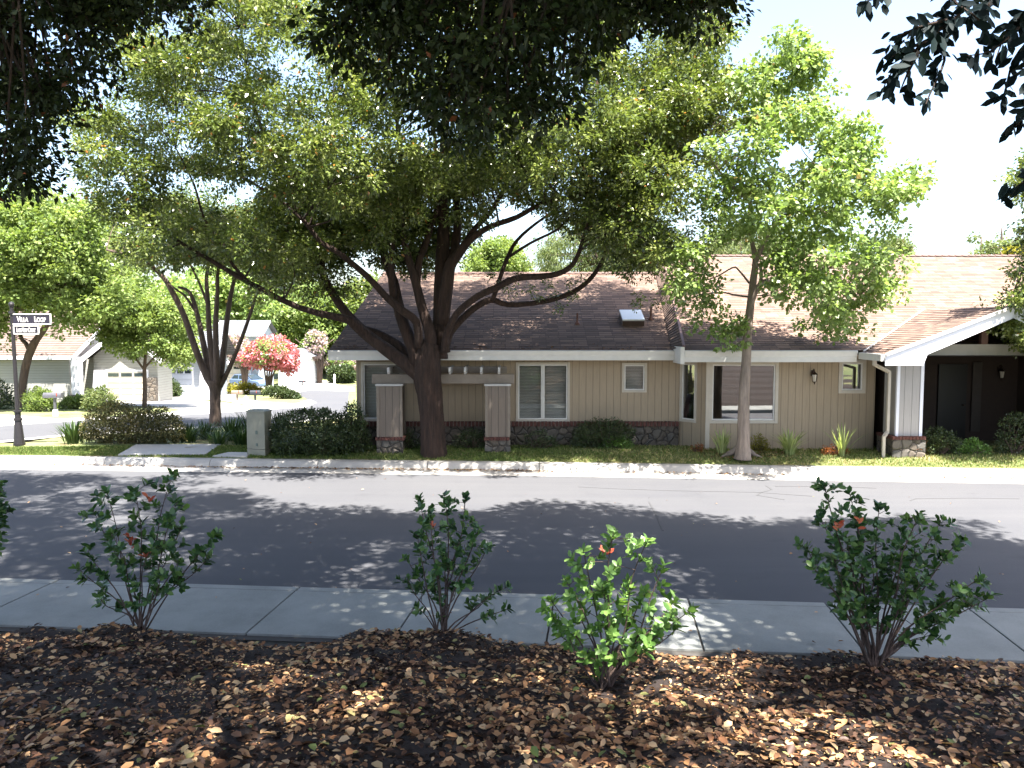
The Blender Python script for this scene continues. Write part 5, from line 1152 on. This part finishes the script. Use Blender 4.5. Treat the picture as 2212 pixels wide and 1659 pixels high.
# pointed-leaf sprays, top right
mb = MB(); P_, D_ = [], []
YS = 5.2
for path in ([(2190, -60), (2060, 40), (2000, 90), (1930, 150), (1900, 210)], [(2060, 40), (1980, 60), (1920, 90)], [(2030, 70), (2040, 130), (2010, 200), (2000, 225)], [(2000, 90), (1950, 110), (1915, 130)], [(1985, 110), (1960, 160), (1945, 195)],
             [(2280, -40), (2200, 60), (2140, 110), (2090, 120)], [(2230, 80), (2190, 130), (2170, 200), (2155, 215)], [(2260, 90), (2220, 170), (2212, 230)], [(2260, 200), (2215, 250), (2180, 285)], [(2280, 360), (2230, 380), (2190, 410), (2180, 430)], [(2040, -60), (2060, 0), (2100, 30), (2130, 60)], [(1900, -80), (1930, -20), (1860, 5)], [(2150, -60), (2140, 0), (2120, 40)], [(2230, 20), (2180, 60), (2150, 130)]):
    p_ = [P(a, b_, YS + .15 * math.sin(a * .05)) for a, b_ in path]; mb.tube(p_, [.012 - .009 * i / (len(p_) - 1) for i in range(len(p_))], 5, cap=False)
    for i in range(len(p_) - 1):
        L_ = (p_[i + 1] - p_[i]).length; m_ = max(2, int(L_ / .019)); d = (p_[i + 1] - p_[i]).normalized()
        for k in range(m_):
            q = p_[i].lerp(p_[i + 1], k / m_); s_ = 1 if k % 2 else -1; sd = Vector((-d.z, 0, d.x)) * s_
            P_.append(tuple(q + Vector(rng.normal(size=3) * .025))); D_.append(tuple(d * .6 + sd * .9 + Vector((0, rng.normal() * .4, -.35)) + Vector(rng.normal(size=3) * .25)))
mb.build('twigs', M['bark_dark'], right_tree)
P_, D_ = np.array(P_), np.array(D_); nr = rng.normal(size=P_.shape) * .5; nr[:, 1] -= 1.0
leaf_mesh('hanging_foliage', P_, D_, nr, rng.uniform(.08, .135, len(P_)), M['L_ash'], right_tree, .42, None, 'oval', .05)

# ------------------------------------------------------------------ foreground shrubs
def shrub(label, base_px, tips, leaf, L=.062, reds=(), Yb=None, seed=1, dens=1.0, thick=.011):
    rs = random.Random(seed); L *= 1.4; gg = G(base_px[0], base_px[1] + 14); Y0 = gg.y
    t = thing('toyon_shrub', label, 'shrub', gg, 'young shrubs along the mulch bank')
    mb = MB(); pos, dr, nr = [], [], []; rp, rd, rn = [], [], []
    def rosette(c, axis, n_, red=False, sc=1.0):
        a0 = rs.random() * 6.28; ax = axis.normalized(); s1 = ax.cross(Vector((.3, .9, .2))).normalized(); s2 = ax.cross(s1)
        for k in range(n_):
            a = a0 + k * 2.4; out = s1 * math.cos(a) + s2 * math.sin(a); d = out * (1.0 - .3 * rs.random()) + ax * (rs.uniform(.15, .9))
            p_ = c - ax * rs.uniform(0, .09) + Vector((rs.gauss(0, .006), rs.gauss(0, .006), rs.gauss(0, .006)))
            (rp if red else pos).append(tuple(p_)); (rd if red else dr).append(tuple(d)); q = ax * 1.0 - out * .3 + Vector((rs.gauss(0, .35), rs.gauss(0, .35) - .2, rs.gauss(0, .35) + .3)); (rn if red else nr).append(tuple(q))
    for i, (px, py) in enumerate(tips):
        Yt = Y0 + rs.uniform(-.4, .4); tip = P(px, py, Yt); b0 = gg + Vector((rs.uniform(-.06, .06), rs.uniform(-.05, .05), -.03))
        h = (tip - b0).length; mid1 = b0.lerp(tip, .35) + Vector((rs.gauss(0, .03), rs.gauss(0, .03), .05 * h)); mid2 = b0.lerp(tip, .7) + Vector((rs.gauss(0, .03), rs.gauss(0, .03), .03 * h))
        mb.tube([b0, mid1, mid2, tip], [thick, thick * .75, thick * .5, .003], 6, cap=False)
        path = [b0, mid1, mid2, tip]; nn_ = max(3, int(h / .10 * dens * 1.1))
        for k in range(nn_):
            u_ = 1 - (k / nn_) ** 1.1 * .62; seg = min(2, int(u_ * 3)); q = path[seg].lerp(path[seg + 1], u_ * 3 - seg)
            d = (path[seg + 1] - path[seg]).normalized()
            if k == 0: rosette(tip, d, 11)
            else:
                side = Vector((rs.gauss(0, 1), rs.gauss(0, 1), rs.uniform(-.1, 1))).normalized(); l = rs.uniform(.05, .2); e = q + side * l; mb.tube([q, e], [.004, .002], 4, smooth=False, cap=False)
                rosette(e, side + d * .5, rs.choice((7, 8, 9, 10)))
    for px, py in reds: rosette(P(px, py, Y0 - .1), Vector((0, -.2, 1)), 5, True)
    mb.build('stem', M['twig'], t, smooth=True)
    pos, dr, nr = map(np.array, (pos, dr, nr)); leaf_mesh('foliage', pos, dr, nr, rng.uniform(.65, 1.2, len(pos)) * L, leaf, t, .54, None, 'oval', .07)
    if rp: rp, rd, rn = map(np.array, (rp, rd, rn)); leaf_mesh('new_growth', rp, rd, rn, rng.uniform(.8, 1.1, len(rp)) * L * 1.0, M['L_red'], t, .5, None, 'oval', .1)
    return t
shrub('open dark shrub with coral tips, leftmost whole one on the bank', (285, 1345), [(230, 1062), (290, 1055), (375, 1020), (385, 1078), (395, 1130), (470, 1150), (455, 1200), (180, 1190), (165, 1225), (215, 1290), (330, 1180), (300, 1285), (350, 1240), (390, 1210), (240, 1150), (200, 1100)], M['L_shrub'], .072, [(322, 1075), (280, 1160), (282, 1172), (316, 1196)], seed=3, dens=.62)
shrub('narrow upright dark shrub standing before the middle of the road', (950, 1356), [(905, 1075), (960, 1068), (1005, 1075), (930, 1105), (1035, 1140), (990, 1170), (875, 1200), (900, 1150), (1055, 1180), (880, 1250), (935, 1250), (985, 1260), (1050, 1290), (1100, 1315), (1085, 1270), (900, 1310), (960, 1190), (1000, 1220)], M['L_shrub'], .062, [(935, 1125)], seed=5, dens=.62)
shrub('low sunlit bright green shrub, nearest one on the bank', (1310, 1468), [(1260, 1190), (1325, 1150), (1400, 1165), (1435, 1220), (1220, 1250), (1185, 1290), (1255, 1290), (1300, 1340), (1350, 1290), (1390, 1275), (1460, 1295), (1495, 1315), (1450, 1335), (1205, 1370), (1260, 1410), (1290, 1450), (1400, 1400), (1350, 1380), (1470, 1350), (1300, 1265), (1195, 1330)], M['L_shrub_light'], .066, [(1309, 1182)], seed=8, dens=.6)
shrub('tall bushy dark shrub at the right of the bank', (1905, 1425), [(1780, 1045), (1835, 1065), (1900, 1090), (1990, 1105), (2035, 1120), (1765, 1110), (1740, 1180), (1850, 1130), (1950, 1135), (2075, 1160), (1800, 1200), (1880, 1190), (1980, 1190), (1820, 1260), (1900, 1250), (2000, 1250), (2120, 1245), (2145, 1285), (1755, 1225), (1850, 1320), (1990, 1330), (2020, 1370), (2060, 1310), (1960, 1270), (1870, 1290), (2100, 1290), (1830, 1160), (1930, 1200), (2040, 1190)], M['L_shrub'], .062, [(1812, 1130), (1855, 1125)], seed=12, dens=0.8, thick=.013)
shrub('dark shrub cut off by the left edge of the view', (-95, 1345), [(0, 1048), (-20, 1040), (8, 1095), (-10, 1080), (-60, 1060), (-120, 1100), (-100, 1180), (-50, 1150), (-140, 1250), (-40, 1240)], M['L_shrub'], .062, seed=15)

# ------------------------------------------------------------------ shrubs on the corner and around the house
bush('hedge', 'bronze and brown leaved rounded hedge beside the strap leaf bed', [(170, 945), (185, 895), (235, 868), (300, 880), (360, 885), (395, 910), (400, 950), (330, 962), (230, 962)], 23.6, 1.0, 8500, .075, M['L_brown'], cat='hedge')
bush('hedge', 'dark glossy hedge between the utility cabinet and the ranch house', [(585, 975), (590, 905), (640, 888), (700, 885), (745, 900), (772, 930), (765, 985), (690, 992), (620, 990)], 21.1, .9, 9000, .075, M['L_hedge'], cat='hedge')
bush('shrub', 'loose green shrub at the left corner of the ranch house wall', [(735, 930), (745, 880), (768, 870), (790, 905), (800, 975), (760, 985)], 21.5, .5, 2200, .07, M['L_hedge'])
bush('shrub', 'leafy shrub against the stone base right of the pergola', [(1235, 965), (1245, 920), (1290, 905), (1340, 908), (1368, 930), (1360, 965), (1300, 972)], 21.0, .5, 3600, .06, M['L_hedge'])
bush('shrub', 'low pale green shrub in front of the stone base', [(1290, 972), (1310, 950), (1345, 945), (1370, 958), (1362, 972)], 20.75, .3, 1100, .055, M['L_shrub_light'])
bush('shrub', 'small green shrub between the big trunk and the right pergola pillar', [(975, 970), (990, 935), (1030, 925), (1055, 950), (1050, 972)], 20.9, .35, 1200, .055, M['L_hedge'])
bush('shrub', 'small green shrub between the left pergola pillar and the big trunk', [(845, 970), (860, 945), (890, 930), (905, 960), (900, 972)], 20.8, .3, 900, .055, M['L_hedge'])
bush('shrub', 'low leafy shrub just right of the right pergola pillar', [(1120, 970), (1130, 945), (1165, 930), (1200, 945), (1215, 968), (1170, 972)], 20.9, .3, 900, .055, M['L_hedge'])
bush('shrub', 'golden green shrub just right of the maple trunk', [(1620, 978), (1625, 950), (1640, 938), (1655, 955), (1660, 978)], 20.6, .2, 700, .05, M['L_yellow'])
bush('shrub', 'coral leaved low plant between two pale strap plants', [(1775, 982), (1785, 966), (1810, 962), (1830, 975), (1825, 984)], 20.5, .2, 500, .05, M['L_orange'])
bush('shrub', 'orange and yellow leaved shrub at the foot of the entry pillar', [(1930, 982), (1935, 955), (1960, 942), (1990, 952), (2005, 975), (1980, 985)], 19.1, .3, 1100, .06, M['L_orange'])
bush('shrub', 'tall dark shrub just right of the entry pillar', [(1995, 980), (2000, 930), (2030, 925), (2075, 945), (2085, 980), (2040, 985)], 19.3, .35, 1800, .06, M['L_hedge'])
bush('shrub', 'bright feathery low shrub in front of the dark entry', [(2060, 985), (2075, 955), (2110, 950), (2140, 972), (2135, 985)], 18.9, .3, 1000, .055, M['L_shrub_light'])
bush('shrub', 'sparse dark shrub at the right edge below the entry', [(2150, 985), (2160, 920), (2180, 890), (2230, 900), (2260, 985)], 18.8, .4, 1500, .06, M['L_hedge'])
bush('shrub', 'small golden seedling at the foot of the bay wall', [(1485, 978), (1495, 965), (1515, 962), (1520, 978)], 20.9, .12, 160, .05, M['L_orange'])
# beyond the street
bush('shrub', 'orange leaved mounded shrub in front of the tan roofed house', [(72, 850), (80, 825), (105, 816), (135, 828), (145, 850), (120, 862)], 35.5, .8, 2200, .11, M['L_orange'], rt=.2)
bush('shrub', 'yellow green layered maple shrub beneath the leaning tree', [(-30, 800), (0, 750), (50, 740), (100, 745), (140, 780), (125, 815), (80, 800), (40, 820), (0, 830)], 36.0, 1.2, 2600, .15, M['L_yellow'], rt=.3)
bush('shrub', 'round green shrub at the foot of the leaning tree', [(52, 885), (58, 850), (85, 838), (112, 850), (118, 880), (85, 890)], 34.6, .7, 1800, .11, M['L_bright'], rt=.2)
bush('shrub', 'low green shrub before the stone porch foot', [(130, 880), (140, 862), (170, 858), (190, 870), (188, 884)], 35.0, .5, 1200, .11, M['L_bright'], rt=.2)
bush('shrub', 'flowering pale green shrub beside the cream garage', [(180, 880), (190, 845), (225, 835), (245, 855), (255, 882), (220, 890)], 34.0, .7, 1800, .11, M['L_pale'], rt=.2)
bush('shrub', 'dark clipped shrub beside the pale blue house garage', [(346, 852), (350, 828), (370, 822), (386, 835), (386, 852), (365, 858)], 43, .7, 1400, .12, M['L_hedge'], rt=.2)
bush('hedge', 'long low dark hedge under the coral crape myrtle', [(572, 850), (580, 838), (610, 838), (640, 850), (648, 862), (620, 860)], 41.5, .5, 1800, .11, M['L_hedge'], cat='hedge', rt=.15)
bush('hedge', 'large clipped dark hedge seen under the gutter corner', [(715, 822), (714, 798), (725, 793), (755, 793), (765, 803), (765, 822), (745, 828)], 52, .9, 2600, .14, M['L_hedge'], cat='hedge', rt=.15)
bush('shrub', 'small orange shrub far down the court', [(671, 806), (675, 795), (690, 793), (696, 804), (688, 808)], 60, .7, 700, .15, M['L_orange'], rt=.2)
bush('shrub', 'round green shrub beside the white house driveway', [(662, 825), (662, 808), (672, 804), (682, 812), (680, 826)], 54, .7, 900, .14, M['L_maple'], rt=.2)
bush('shrub', 'low golden shrubs in the bed before the blue car', [(480, 848), (490, 835), (530, 830), (560, 842), (572, 850), (530, 852)], 45, .7, 1300, .12, M['L_yellow'], rt=.2)
bush('hedge', 'dark green hedge at the left edge behind the sign post', [(-60, 880), (-60, 830), (-10, 820), (25, 840), (30, 878), (-10, 885)], 36.5, .8, 1800, .12, M['L_hedge'], cat='hedge', rt=.2)
# strap leaved clumps
def bed(px, py): return G(px, py)
SL = ['left end of the bronze hedge', 'right end of the bronze hedge', 'foot of the many stemmed tree, left side', 'foot of the many stemmed tree, right side', 'back of the utility cabinet', 'kerb side of the many stemmed tree', 'side of the utility cabinet facing the tree', 'far side of the dark glossy hedge']
for (px, py, n_, L_, sp), where in zip(((155, 958, 110, .75, .5), (405, 955, 90, .62, .45), (440, 948, 90, .6, .5), (500, 950, 100, .75, .5), (545, 948, 110, .95, .55), (470, 960, 80, .5, .5), (520, 962, 80, .6, .45), (600, 950, 90, .9, .5)), SL):
    gg = bed(px, py); strap_plant('agapanthus', 'dark green strap leaved clump at the ' + where, gg, n_, L_, sp, M['L_strap'], 'strap leaved clumps on the corner', .04, rad=.3)
for px, py, n_, L_, sp, lb in ((1562, 972, 34, .62, .32, 'pale spiky strap plant left of the maple trunk'), (1708, 974, 60, .62, .5, 'wide pale spiky strap plant right of the maple trunk'), (1825, 977, 22, .78, .5, 'tall thin pale spiky strap plant under the small right window')):
    gg = bed(px, py + 8); strap_plant('spiky_plant', lb, gg, int(n_ * 1.5), L_ * 1.15, sp * 1.1, M['L_straplight'], 'pale strap plants by the right wall', .035, rad=.14)

# ------------------------------------------------------------------ grass and litter
def blades(name, n, xr_, yfn, L_, mat_, wid=.012, dry=None):
    xs_ = rng.uniform(*xr_, n); u_ = rng.random(n); ys_ = np.array([lerp(*yfn(a), b_) for a, b_ in zip(xs_, u_)])
    ok_ = np.ones(n, bool)
    for q in PADS:
        gp = [tuple(G(*a)[:2]) for a in q]; ok_ &= ~(inpoly(xs_, ys_, gp) | (edgedist(xs_, ys_, gp) < .04))
    xs_, ys_ = xs_[ok_], ys_[ok_]; n = len(xs_)
    pos = np.array([(a, b_, gz(a, b_) - .005) for a, b_ in zip(xs_, ys_)])
    dr_ = rng.normal(size=(n, 3)) * .45; dr_[:, 2] = 1; nr_ = rng.normal(size=(n, 3)); nr_[:, 2] *= .2
    nz_ = .5 + .5 * np.sin(xs_ * 1.3 + np.sin(ys_ * 3.1) * 1.5) * np.sin(ys_ * 2.7 + xs_ * .6)
    d_ = np.clip((xs_ + 1) / 10, 0, .35) if dry is None else dry
    v_ = np.clip(rng.random(n) * .6 + nz_ * .35 * (rng.random(n)) + d_ * rng.random(n) * 1.2, 0, 1)
    o = leaf_mesh(name, pos, dr_, nr_, rng.uniform(.5, 1.2, n) * L_, mat_, None, wid / L_, v_, 'quad', 0.0)
    return tag(o, 'short mown grass, green with straw coloured patches, between kerb and house', 'grass', kind='stuff')
blades('grass', 80000, (-16, 15), lambda x: (y_kerb(x) + .08, 23.4), .075, M['L_grass'], .022)
def litter(name, pts, size, mat_, label, v=None, cat='fallen leaves'):
    k = len(pts); a = rng.random(k) * 6.283; dr_ = np.stack([np.cos(a), np.sin(a), rng.normal(size=k) * .22], 1); nr_ = rng.normal(size=(k, 3)) * .28; nr_[:, 2] += 1
    o = leaf_mesh(name, pts, dr_, nr_, rng.uniform(.4, 1.35, k) * size, mat_, None, .55, v, 'oval', .13); return tag(o, label, cat, kind='stuff')
def mulch_pt(n, y0, y1, zoff):
    out = []
    cl_ = [(rng.uniform(-5.5, 5.5), rng.uniform(3.6, 9), rng.uniform(.2, .9)) for _ in range(90)]
    while len(out) < n:
        if rng.random() < .6:
            c = cl_[rng.integers(len(cl_))]; a, b_ = c[0] + rng.normal() * c[2] * .6, c[1] + rng.normal() * c[2] * .5
        else: b_ = rng.uniform(y0, y1); a = rng.uniform(-.78 * b_, .78 * b_)
        if b_ > y_mulch(a) + .02 or b_ < y0: continue
        z = gz(a, b_) + (0.06 * math.sin(a * 4.1 + b_ * 3) * math.sin(b_ * 3.3 - a * 2) + 0.02 * math.sin(a * 13 + 2 * b_) * math.sin(b_ * 11 - a)) * min(1, max(0, (y_mulch(a) - b_) * 3))
        out.append((a, b_, z + zoff + rng.random() * .012))
    return np.array(out)
litter('leaf_litter', mulch_pt(11500, 3.4, 9.6, .008), .072, M['L_litter'], 'dry tan and orange leaves scattered over the mulch bank')
litter('leaf_fragments', mulch_pt(14000, 3.4, 9.6, .003), .028, M['L_litter'], 'small broken bits of dry leaf between the larger ones on the bank')
litter('bark_chips', mulch_pt(22000, 3.4, 9.6, -.004), .055, M['chips'], 'dark shredded bark chips covering the bank', cat='mulch')
pts = []
while len(pts) < 1500:
    x = rng.uniform(-14, 14); dens = .9 if -9 < x < 1 else .35
    if rng.random() > dens: continue
    yk = y_kerb(x); pts.append((x, yk - .33 - abs(rng.normal()) * .1, .035))
litter('gutter_leaves', np.array(pts), .06, M['L_litter'], 'dry leaves gathered along the foot of the far kerb')
pts = [tuple(roofpt(rng.uniform(730, 1440), 757 - abs(rng.normal()) * 5) + snrm * .03) for _ in range(260)]
pts = [tuple(Vector(p_)) for p_ in pts]
litter('roof_leaves', np.array(pts), .07, M['L_litter'], 'dry leaves lying along the eave of the brown shingle roof', rng.random(len(pts)) * .45)
pts = [(rng.normal() * .55 + base.x + .25, base.y + rng.normal() * .22, 0) for _ in range(420)]; pts = [(a, b_, gz(a, b_) + .03) for a, b_, c in pts]
litter('trunk_litter', np.array(pts), .07, M['L_litter'], 'dry brown leaves round the foot of the maple', rng.random(len(pts)) * .7)
pts = []
while len(pts) < 170:
    x = rng.uniform(-13, 13); y = lerp(y_near(x) - 1.5, y_asph(x), rng.random() ** 1.6)
    pts.append((x, y, (0.16 if y < y_near(x) else 0.006) + .012))
litter('road_leaves', np.array(pts), .055, M['L_litter'], 'odd dry leaves blown over the road and near sidewalk')
# twigs and a stick or two on the bank
for k, (pa, pb) in enumerate((((1180, 1500), (1330, 1512)), ((640, 1500), (720, 1515)), ((590, 1400), (650, 1408)))):
    a, b_ = G(*pa), G(*pb); mb = MB(); mb.tube([a + Vector((0, 0, .02)), a.lerp(b_, .5) + Vector((0, .02, .035)), b_ + Vector((0, 0, .02))], [.006, .005, .003], 6)
    tag(mb.build('fallen_twig', M['twig'], smooth=True), ('thin dry twig lying on the mulch in the middle', 'short dry twig lying on the mulch at centre left', 'small dry twig near the edge of the mulch')[k], 'twig', 'twigs on the mulch')
